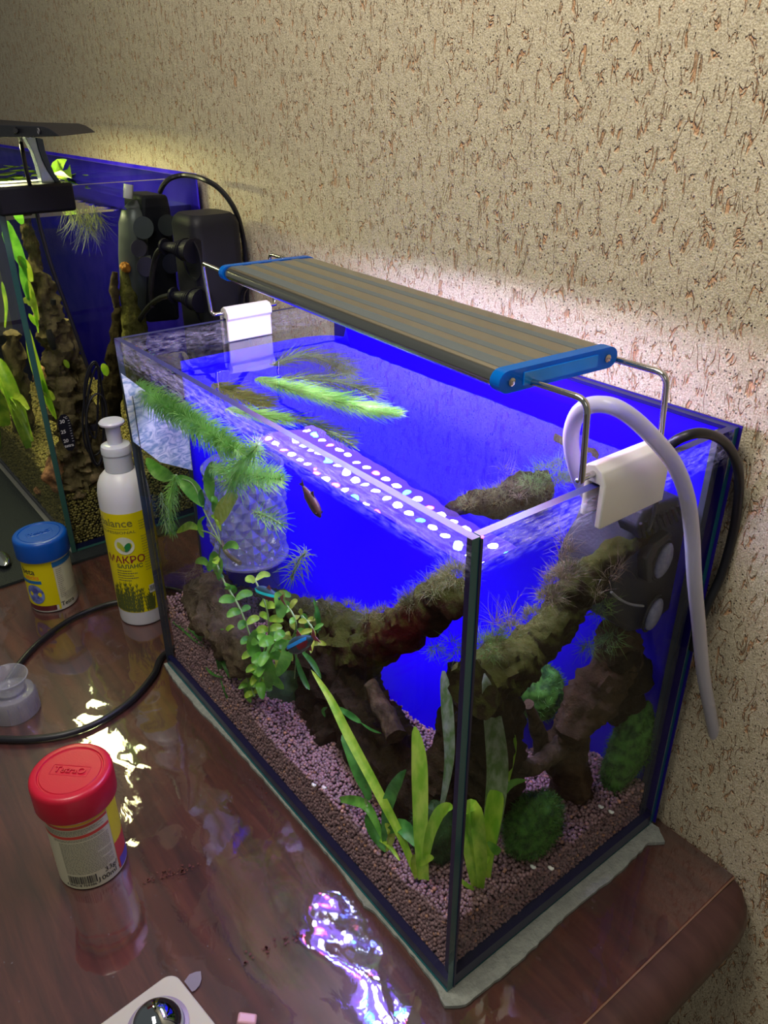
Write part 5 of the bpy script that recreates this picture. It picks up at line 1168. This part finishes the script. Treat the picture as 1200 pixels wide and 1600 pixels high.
# power tower with plugs
pt = thing('power_tower', (-.605, .185, 0), 'tall black tower of power sockets behind the foreground aquarium', 'socket tower')
TW = pbr('tower_plastic', (.009, .009, .015), .5, spec=.25, bump=.1, bscale=800)
c0 = F(330, 325, .180)
def rrect(cx, cyy, a, b, r, n=5):
    out = []
    for (sx, sy, a0) in ((1, 1, 0), (-1, 1, 90), (-1, -1, 180), (1, -1, 270)):
        for k in range(n + 1):
            an = math.radians(a0 + 90 * k / n); out.append((cx + sx * (a - r) + r * math.cos(an), cyy + sy * (b - r) + r * math.sin(an)))
    return out
tx, ty = -.612, .182
lv = [(.001, .030), (.395, .030), (.402, .028), (.406, .024)]
ms = M(); secs = [[V((x, y, z)) for x, y in rrect(tx, ty, a, a * .98, .012)] for z, a in lv]
for r_ in secs: r_.append(r_[0])
ms.grid(secs); ms.add([p for p in secs[-1][:-1]], [tuple(range(len(secs[-1]) - 1))]); ms.build('housing', TW, pt)
for u, v in ((300, 405), (318, 480)):
    p = F(u, v, ty - .0305)
    M().lathe([(.022, 0), (.022, .0012), (.0195, .0012), (.018, -.003), (0, -.003)], p, 32, axis=(0, -1, 0)).build('socket', BLACK, pt)
for k, (u, v, eu, ev, cord) in enumerate(((303, 392, 256, 385, [(256, 385), (246, 395), (240, 415), (236, 450), (238, 480)]), (316, 470, 270, 461, [(270, 461), (250, 466), (232, 480), (215, 505), (208, 525)]))):
    pg = thing('plug', F(u, v, .150), ['upper black plug bending left out of the power tower', 'lower ribbed black plug bending left out of the power tower'][k], 'plug', 'plugs in the power tower')
    a = F(u, v, .150); b = F(eu, ev, .135)
    M().tube([a, a.lerp(b, .3), a.lerp(b, .6), b], [.016, .013, .008, .0055], 14, flat=.8).build('plug_body', BLACKM, pg)
    for q in range(4): M().tube([a.lerp(b, .25 + .1 * q), a.lerp(b, .28 + .1 * q)], .0148 - .0020 * q, 14, flat=.8).build('grip_rib', BLACK, pg)
    M().tube([b, b + (a - b) * .06], .0085, 14).build('collar', BLACK, pg)
    M().tube(smooth_path([F(x, y, .135) for x, y in cord], 6), .0031, 8).build('cord', CABLE, pg)
tag(M().lathe([(.021, 0), (.021, .17), (.019, .175), (0, .175)], (F(300, 520, .12).x, .12, .001), 28).build('dark_bottle', pbr('dark_blue_plastic', (.02, .03, .06), .3)), 'dark cylindrical container between left aquarium and power tower', 'container')

# ================================================================== THINGS ON THE DESK
def patch(c, r, a0, a1, z0, z1, mat, parent, name='label_print', n=24, off=.00015):
    rw = [[V((c[0] + (r + off) * math.cos(a0 + (a1 - a0) * i / n), c[1] + (r + off) * math.sin(a0 + (a1 - a0) * i / n), z)) for i in range(n + 1)] for z in (z0, z1)]
    return M().grid(rw).build(name, mat, parent)
YL = pbr('yellow_label', (.72, .62, .0), .4); CR = pbr('cream_label', (.62, .60, .42), .45); RD = pbr('red_print', (.62, .06, .04), .4); ORG = pbr('orange_print', (.8, .45, .03), .4); TXT = pbr('grey_print', (.07, .07, .06), .5)
def view_ang(c): return math.atan2(CAM.y - c.y, CAM.x - c.x)
def lines(c, r, a0, a1, z0, z1, n, parent, seed, wd=.0004, gap=.5):
    """small print: rows of short word bars, one joined piece"""
    rnd = random.Random(seed); ms = M(); rr = r + .0004
    for k in range(n):
        z = z0 + (z1 - z0) * (k + .5) / n; a = a0
        ae = a1 - (rnd.uniform(0, .35) * (a1 - a0) if rnd.random() < .3 else 0)
        while a < ae:
            w_ = rnd.uniform(.03, .10); b = min(a + w_, ae); nn = 3
            ms.grid([[V((c.x + rr * math.cos(a + (b - a) * i / nn), c.y + rr * math.sin(a + (b - a) * i / nn), zz)) for i in range(nn + 1)] for zz in (z - wd / 2, z + wd / 2)])
            a = b + .018
    return tag(ms.build('small_print', TXT, parent, smooth=False), kind='stuff')
def food_jar(c, h, rb, rl, lidcol, label, hl):
    t = thing('food_jar', c, label, 'food jar')
    WB = pbr('jar_white', (.72, .71, .62), .35)
    M().lathe([(rb * .93, .0), (rb * .99, .001), (rb, .003), (rb, h - hl - .001), (rb * 1.05, h - hl + .001), (rb * 1.05, h - hl + .004)], c, 56).build('body', WB, t)
    lm = pbr('lid_plastic', lidcol, .32, bump=.05, bscale=900)
    z0 = h - hl + .0005
    M().lathe([(rl * .99, z0), (rl, z0 + .001), (rl, h - .004), (rl * .985, h - .0018), (rl * .95, h - .0006), (rl * .90, h), (rl * .80, h), (rl * .775, h - .0010), (rl * .75, h - .0010), (rl * .73, h - .0004), (0, h - .0004)], c, 64, cap=True).build('lid', lm, t)
    return t, lm
def lid_logo(t, c, h, lm, ang, sc=1):
    """raised frame and word on the lid"""
    R = Matrix.Rotation(ang, 3, 'Z'); zt2 = h - .0004
    def L_(x, y, z=0): return V((c.x, c.y, zt2 + z)) + R @ V((x * sc, y * sc, 0))
    fr = [(-.0135, .0045), (.0135, .0045), (.0135, -.0045), (-.0135, -.0045), (-.0135, .0045)]
    for i in range(4): M().tube([L_(*fr[i]), L_(*fr[i + 1])], .0003, 5).build('raised_line', lm, t)
    vs, fs = text_mesh('TetraO', .0075 * sc); ms = M(); ms.add([V((c.x, c.y, zt2 + .0004)) + R @ V((v.x, v.y, 0)) for v in vs] , fs)
    ms.build('raised_lettering', lm, t, smooth=False, solid=.0008)
# red-lidded jar
c = T(146, 1346); va = view_ang(c); RH, RB_ = .095, .0245
rj_, lm = food_jar(c, RH, RB_, .0285, (.50, .008, .03), 'white fish food jar with red lid, nearest jar on the desk', .024)
lid_logo(rj_, c, RH, lm, va + PI / 2 - .6)
patch(c, RB_, va - 1.7, va + 1.7, .001, .0695, CR, rj_)
patch(c, RB_, va + .72, va + 1.9, .020, .0695, pbr('lemon_side', (.75, .68, .02), .4), rj_, off=.0003)
patch(c, RB_, va + .72, va + 1.9, .003, .030, RD, rj_, off=.00035)
patch(c, RB_, va + .80, va + 1.9, .003, .013, pbr('violet_side', (.12, .08, .45), .4), rj_, off=.0005)
patch(c, RB_, va - 1.6, va + .70, .0655, .0675, ORG, rj_, off=.0003)
patch(c, RB_, va - 1.6, va + .70, .0625, .0650, RD, rj_, off=.0003)
patch(c, RB_, va - 1.6, va + .70, .0530, .0558, RD, rj_, off=.0003)
lines(c, RB_, va - 1.2, va + .55, .0565, .0615, 4, rj_, 1)
lines(c, RB_, va - 1.0, va + .50, .0500, .0525, 2, rj_, 2)
lines(c, RB_, va - .85, va + .62, .0165, .0490, 22, rj_, 3)
text_cyl('33g/', .0062, c, RB_, va + .46, .0135, INKB, rj_); text_cyl('100ml e', .0062, c, RB_, va + .40, .0072, INKB, rj_)
rnd = random.Random(4); a = va - .85; ms = M(); rr = RB_ + .0004
while a < va - .02:
    w_ = rnd.choice((.012, .022, .035)); ms.grid([[V((c.x + rr * math.cos(q), c.y + rr * math.sin(q), z)) for q in (a, a + w_)] for z in (.0065, .0145)]); a += w_ + rnd.choice((.012, .02))
tag(ms.build('barcode', INKB, rj_, smooth=False), kind='stuff'); text_cyl('4 004218 759386 >', .0032, c, RB_, va - .45, .0045, INKB, rj_)
text_cyl('tetra', .010, c, RB_, va + 1.25, .030, RD, rj_)
# blue-lidded jar
c = T(86, 938); va = view_ang(c); BH, BB = .090, .0255
bj, lm = food_jar(c, BH, BB, .0287, (.0, .075, .42), 'yellow fish food jar with blue lid at the corner of the left aquarium', .024)
lid_logo(bj, c, BH, lm, va + PI / 2 + .15)
patch(c, BB, va - 1.8, va + .15, .009, .0645, YL, bj)
patch(c, BB, va + .15, va + 1.7, .006, .0645, CR, bj)
patch(c, BB, va - 1.6, va + .02, .003, .0095, pbr('maroon_print', (.10, .01, .015), .4), bj, off=.0003)
patch(c, BB, va + .12, va + .20, .003, .0645, YL, bj, off=.0004)
BP = pbr('blue_print', (.01, .14, .38), .4)
patch(c, BB, va + .18, va + 1.7, .0570, .0630, BP, bj, off=.0005)
patch(c, BB, va - 1.5, va - .38, .0385, .0425, BP, bj, off=.0004)
text_cyl('beta', .010, c, BB, va - .92, .0535, INKB, bj); text_cyl('sticks', .0078, c, BB, va - .78, .0465, pbr('orange_ink', (.85, .22, .02), .4), bj)
text_cyl('Tetra', .0075, c, BB, va + .55, .0080, INKB, bj)
ms = M(); rr = BB + .0006; ca, cz = va - .78, .0245
ms.add([V((c.x + rr * math.cos(ca), c.y + rr * math.sin(ca), cz))] + [V((c.x + rr * math.cos(ca + .42 * math.cos(t_ * PI / 12)), c.y + rr * math.sin(ca + .42 * math.cos(t_ * PI / 12)), cz + .0125 * math.sin(t_ * PI / 12))) for t_ in range(24)], [(0, 1 + t_, 1 + (t_ + 1) % 24) for t_ in range(24)])
ms.build('round_picture', pbr('fish_picture', (.05, .06, .30), .4, col2=(.22, .30, .70), nscale=130), bj)
lines(c, BB, va + .28, va + .55, .016, .054, 16, bj, 6, wd=.0005); lines(c, BB, va + .45, va + 1.3, .012, .022, 5, bj, 7)

# fertiliser bottle
c = T(226, 957); va = view_ang(c); BR = .0262
bo = thing('fertiliser_bottle', c, 'white pump bottle with yellow label between the two aquariums', 'bottle')
WH = pbr('bottle_white', (.70, .70, .74), .35, sss=.1)
M().lathe([(BR * .90, 0), (BR * .98, .001), (BR, .004), (BR, .148), (BR * .985, .156), (BR * .92, .165), (BR * .80, .172), (BR * .62, .177), (BR * .5, .179), (BR * .5, .182)], c, 56).build('body', WH, bo)
CW = pbr('milky_cap', (.60, .62, .70), .25, sss=.2)
M().lathe([(.0142, .179), (.0142, .197), (.0150, .1975), (.0150, .203), (.0142, .2055), (.0115, .207), (.0075, .2075)], c, 40).build('collar', CW, bo)
M().lathe([(.0072, .206), (.0074, .224), (.0078, .2265), (.0122, .228), (.0126, .230), (.0110, .2315), (0, .232)], c, 32).build('nozzle', CW, bo)
patch(c, BR, va - 2.2, va + 1.8, .018, .139, YL, bo, n=48)
text_cyl('balance', .0125, c, BR, va - .60, .128, pbr('olive_ink', (.18, .17, .03), .5), bo)
text_cyl('PROFESSIONAL', .0042, c, BR, va - .62, .1175, pbr('olive_ink2', (.18, .17, .03), .5), bo, sx=1.5)
patch(c, BR, va - 1.3, va - .05, .1215, .1219, TXT, bo, off=.0004)
def disc_cyl(c, r, ang, z, rad, mat, parent, name, off=.0005, sx=1, n=20):
    ms = M(); rr = r + off; ms.add([V((c.x + rr * math.cos(ang), c.y + rr * math.sin(ang), z))] + [V((c.x + rr * math.cos(ang + sx * rad * math.cos(t_ * 2 * PI / n) / r), c.y + rr * math.sin(ang + sx * rad * math.cos(t_ * 2 * PI / n) / r), z + rad * math.sin(t_ * 2 * PI / n))) for t_ in range(n)], [(0, 1 + t_, 1 + (t_ + 1) % n) for t_ in range(n)])
    return ms.build(name, mat, parent)
disc_cyl(c, BR, va - .34, .102, .0105, pbr('label_white', (.7, .72, .6), .4), bo, 'round_emblem')
def leaf_cyl(ang, z, w_, h_, tilt, mat, nm):
    ms = M(); rr = BR + .0009; P = []
    for t_ in range(16):
        a = t_ / 16 * 2 * PI; x = w_ * math.cos(a); y = h_ * math.sin(a) * (1 - .0 * abs(math.cos(a))); x2 = x * math.cos(tilt) - y * math.sin(tilt); y2 = x * math.sin(tilt) + y * math.cos(tilt)
        P.append(V((c.x + rr * math.cos(ang + x2 / BR), c.y + rr * math.sin(ang + x2 / BR), z + y2)))
    ms.add(P, [tuple(range(16))]); ms.build(nm, mat, bo)
leaf_cyl(va - .46, .1015, .0026, .0062, .5, pbr('emblem_lime', (.45, .50, .03), .5), 'emblem_leaf'); leaf_cyl(va - .22, .1005, .0030, .0058, -.5, pbr('emblem_green', (.01, .20, .05), .5), 'emblem_leaf')
MR = pbr('maroon_ink', (.22, .01, .02), .5)
text_cyl('МАКРО', .0118, c, BR, va - .42, .0845, MR, bo); text_cyl('БАЛАНС', .0066, c, BR, va - .27, .0765, pbr('dark_green_ink', (.01, .05, .04), .5), bo)
lines(c, BR, va - .85, va + .02, .058, .073, 5, bo, 8, wd=.0009); lines(c, BR, va + .35, va + 1.1, .068, .112, 14, bo, 9, wd=.0005); lines(c, BR, va + .35, va + 1.0, .118, .130, 4, bo, 10, wd=.0006)
rnd = random.Random(8); ms = M(); rr = BR + .0005
for k in range(60):
    a = va - 1.3 + rnd.uniform(0, 1.75); hgt = rnd.uniform(.018, .042) * (1 - .35 * abs(a - va + .5)); x0 = a; lean = rnd.uniform(-.15, .15); wv = .012
    for q in range(6):
        z0 = .019 + hgt * q / 6; z1 = .019 + hgt * (q + 1) / 6; aa = x0 + lean * q / 6; ab = x0 + lean * (q + 1) / 6; ww = wv * (1 - q / 7) + .006
        ms.add([V((c.x + rr * math.cos(t_), c.y + rr * math.sin(t_), z)) for t_, z in ((aa - ww, z0), (aa + ww, z0), (ab + ww * .7, z1), (ab - ww * .7, z1))], [(0, 1, 2, 3)])
        for sg in (-1, 1):
            ms.add([V((c.x + rr * math.cos(t_), c.y + rr * math.sin(t_), z)) for t_, z in ((aa, z0), (aa + sg * .06, z0 + .004), (aa + sg * .055, z0 + .005), (aa, z0 + .0016))], [(0, 1, 2, 3)])
tag(ms.build('printed_plants', pbr('printed_plant_green', (.07, .09, .015), .5), bo, smooth=False), kind='stuff')
patch(c, BR, va + .35, va + .85, .040, .050, pbr('barcode_white', (.6, .6, .55), .4), bo, off=.0006)
ms = M(); a = va + .38; rr = BR + .0008
while a < va + .82: ms.grid([[V((c.x + rr * math.cos(q), c.y + rr * math.sin(q), z)) for q in (a, a + .02)] for z in (.0425, .0490)]); a += .042
tag(ms.build('barcode', INKB, bo, smooth=False), kind='stuff')

# cable on the desk
def TP(lst, r): return [T(u, v, r) + V((0, 0, .0003)) for u, v in lst]
CR_ = .0032
tag(M().tube(smooth_path(TP([(-60, 1150), (0, 1155), (50, 1155), (105, 1147), (155, 1128), (205, 1095), (240, 1055), (258, 1022)], CR_) + [V((-.452, .060, CR_)), V((-.462, .13, CR_)), V((-.458, .205, CR_))], 7), CR_, 10).build('power_lead', CABLE), 'thick black cable curving across the desk in front of the clear cup', 'cable')
tag(M().tube(smooth_path(TP([(-40, 1120), (0, 1080), (28, 1040), (62, 1003), (110, 968), (160, 947), (200, 937)], CR_) + [V((-.560, .055, CR_)), V((-.520, .080, CR_)), V((-.480, .100, CR_ * 3)), V((-.455, .160, CR_))], 7), CR_ * .9, 10).build('power_lead', CABLE), 'thinner black cable running from behind the clear cup to the bottle', 'cable')
tag(M().tube(smooth_path([F(u, v, .062) for u, v in ((196, 912), (178, 895), (165, 865), (160, 830), (166, 790), (178, 760), (196, 740))], 7), .0022, 8).build('cord_loop', CABLE), 'black cord loop standing up behind the yellow-labelled bottle', 'cord')

# clear measuring cup
c = T(24, 1110)
cu = thing('measuring_cup', c, 'translucent plastic cap cup with flared rim beside the cable', 'cup')
CP = clear('milky_clear_plastic', tint=(.92, .93, .96), ior=1.5, rough=.12, strength=1.0, diffuse=.2, dcol=(.62, .62, .68), minr=.02)
M().lathe([(.0222, .0005), (.0224, .002), (.0215, .020), (.0205, .0225), (.0165, .0235), (.0135, .024)], c, 48, cap=False).build('skirt', CP, cu, solid=.0009)
M().lathe([(0, .0255), (.0105, .0255), (.0130, .026), (.0135, .024), (.0138, .030), (.0150, .033), (.0178, .0395), (.0185, .0402), (.0188, .0408)], c, 48, cap=False).build('bowl', CP, cu, solid=.0008)
M().tube([V((c.x + .0188 * math.cos(t_ * PI / 20), c.y + .0188 * math.sin(t_ * PI / 20), .0408)) for t_ in range(41)], .0006, 6).build('rim', CP, cu)
for k in range(16):
    a = k * PI / 8; M().box((-.0003, -.0003, 0), (.0003, .0003, .019), Matrix.Translation((c.x + .0226 * math.cos(a), c.y + .0226 * math.sin(a), .001))).build('skirt_rib', CP, cu, smooth=False)

# spoon bowl at the left edge
sp_ = thing('spoon', T(6, 870, .008), 'shiny steel spoon end on the dark rubber mat', 'spoon')
p = T(2, 872, .010); M().ico(p, 1, 3, sc=(.022, .010, .0035)).build('bowl', pbr('bright_steel', (.8, .82, .84), .15, metal=1), sp_)
M().tube([p + V((-.02, 0, 0)), p + V((-.05, -.01, .001)), p + V((-.11, -.02, .002))], [.003, .002, .003], 8, flat=.5).build('handle', CHROME, sp_)

# cream base with steel ball at the bottom edge
kb = thing('steel_ball_stand', T(245, 1600, 0), 'cream square plastic base carrying a polished steel dome', 'ball stand')
C0 = T(268, 1524, .010); e1 = (T(165, 1600, .010) - C0).normalized(); e2 = (T(328, 1600, .010) - C0).normalized()
qq = [(0, 0), (.085, 0), (.085, .085), (0, .085)]
cn = C0 - (e1 + e2).normalized() * .0035
def rq():
    out = []; a, r = .085, .008
    for (cx_, cy_, a0) in ((a - r, a - r, 0), (r, a - r, 90), (r, r, 180), (a - r, r, 270)):
        for k in range(7):
            an = math.radians(a0 + 15 * k); out.append((cx_ + r * math.cos(an), cy_ + r * math.sin(an)))
    return out
o_ = [cn + e1 * x + e2 * y for x, y in rq()]; n = len(o_); ms = M()
ms.add([V((p.x, p.y, .0006)) for p in o_] + [V((p.x, p.y, .010)) for p in o_], [tuple(range(n)), tuple(range(n, 2 * n))] + [(i, (i + 1) % n, n + (i + 1) % n, n + i) for i in range(n)])
ms.build('base', pbr('cream_plastic', (.52, .50, .40), .35), kb, smooth=False, bevel=.0012)
bc = T(246, 1603, .012)
ms = M(); ms.lathe([(.0165 * math.cos(a * PI / 24), .0165 * math.sin(a * PI / 24)) for a in range(13)], V((bc.x, bc.y, .010)), 48, cap=False); ms.build('dome', pbr('mirror_steel', (.45, .50, .58), .05, metal=1), kb)
M().lathe([(.0190, .0), (.0190, .001), (.0165, .0015), (.0165, 0)], V((bc.x, bc.y, .010)), 48, cap=False).build('collar_ring', pbr('violet_grey_ring', (.30, .25, .33), .25), kb)

# small litter
c = T(306, 1540, .0006)
ms = M(); ol_ = [T(u, v, .0006) for u, v in ((288, 1534), (296, 1523), (306, 1519), (314, 1518), (315, 1530), (312, 1540), (305, 1548), (300, 1550))]; n = len(ol_)
ms.add(ol_ + [p + V((0, 0, .0005)) for p in ol_], [tuple(range(n)), tuple(range(2 * n - 1, n - 1, -1))] + [(i, n + i, n + (i + 1) % n, (i + 1) % n) for i in range(n)])
tag(ms.build('dry_petal', clear('dry_petal', tint=(.8, .8, .85), diffuse=.5, dcol=(.40, .36, .42)), smooth=False), 'dry translucent petal-shaped scrap beside the cream base', 'scrap')
pk = T(384, 1603, 0); ms = M(); ms.box((-.006, -.0035, 0), (.006, .0035, .009), Matrix.Translation(pk) @ Matrix.Rotation(.9, 4, 'Z') @ Matrix.Rotation(.2, 4, 'Y'))
tag(ms.build('pink_block', pbr('pink_plastic', (.62, .34, .38), .4), smooth=False, bevel=.0015), 'small pink block at the bottom edge right of cream base', 'block')
rnd = random.Random(12); ms = M()
for (u0, v0, u1, v1, n_) in ((225, 1378, 310, 1350, 46), (380, 1502, 470, 1455, 40), (250, 1368, 290, 1360, 26), (395, 1225, 420, 1240, 8), (640, 1290, 650, 1300, 2)):
    for k in range(n_):
        t_ = rnd.random(); p = T(u0 + (u1 - u0) * t_ + rnd.gauss(0, 4), v0 + (v1 - v0) * t_ + rnd.gauss(0, 4), .0004); r = rnd.uniform(.0004, .0016); a0 = rnd.uniform(0, 6)
        ms.add([p + V((r * rnd.uniform(.5, 1) * math.cos(a0 + j * 1.05), r * rnd.uniform(.5, 1) * math.sin(a0 + j * 1.05), 0)) for j in range(6)], [(0, 1, 2, 3, 4, 5)])
tag(ms.build('food_crumbs', pbr('rusty_flakes', (.09, .015, .008), .6), smooth=False), 'rusty red food flakes scattered on the clear cover', 'crumbs', kind='stuff')
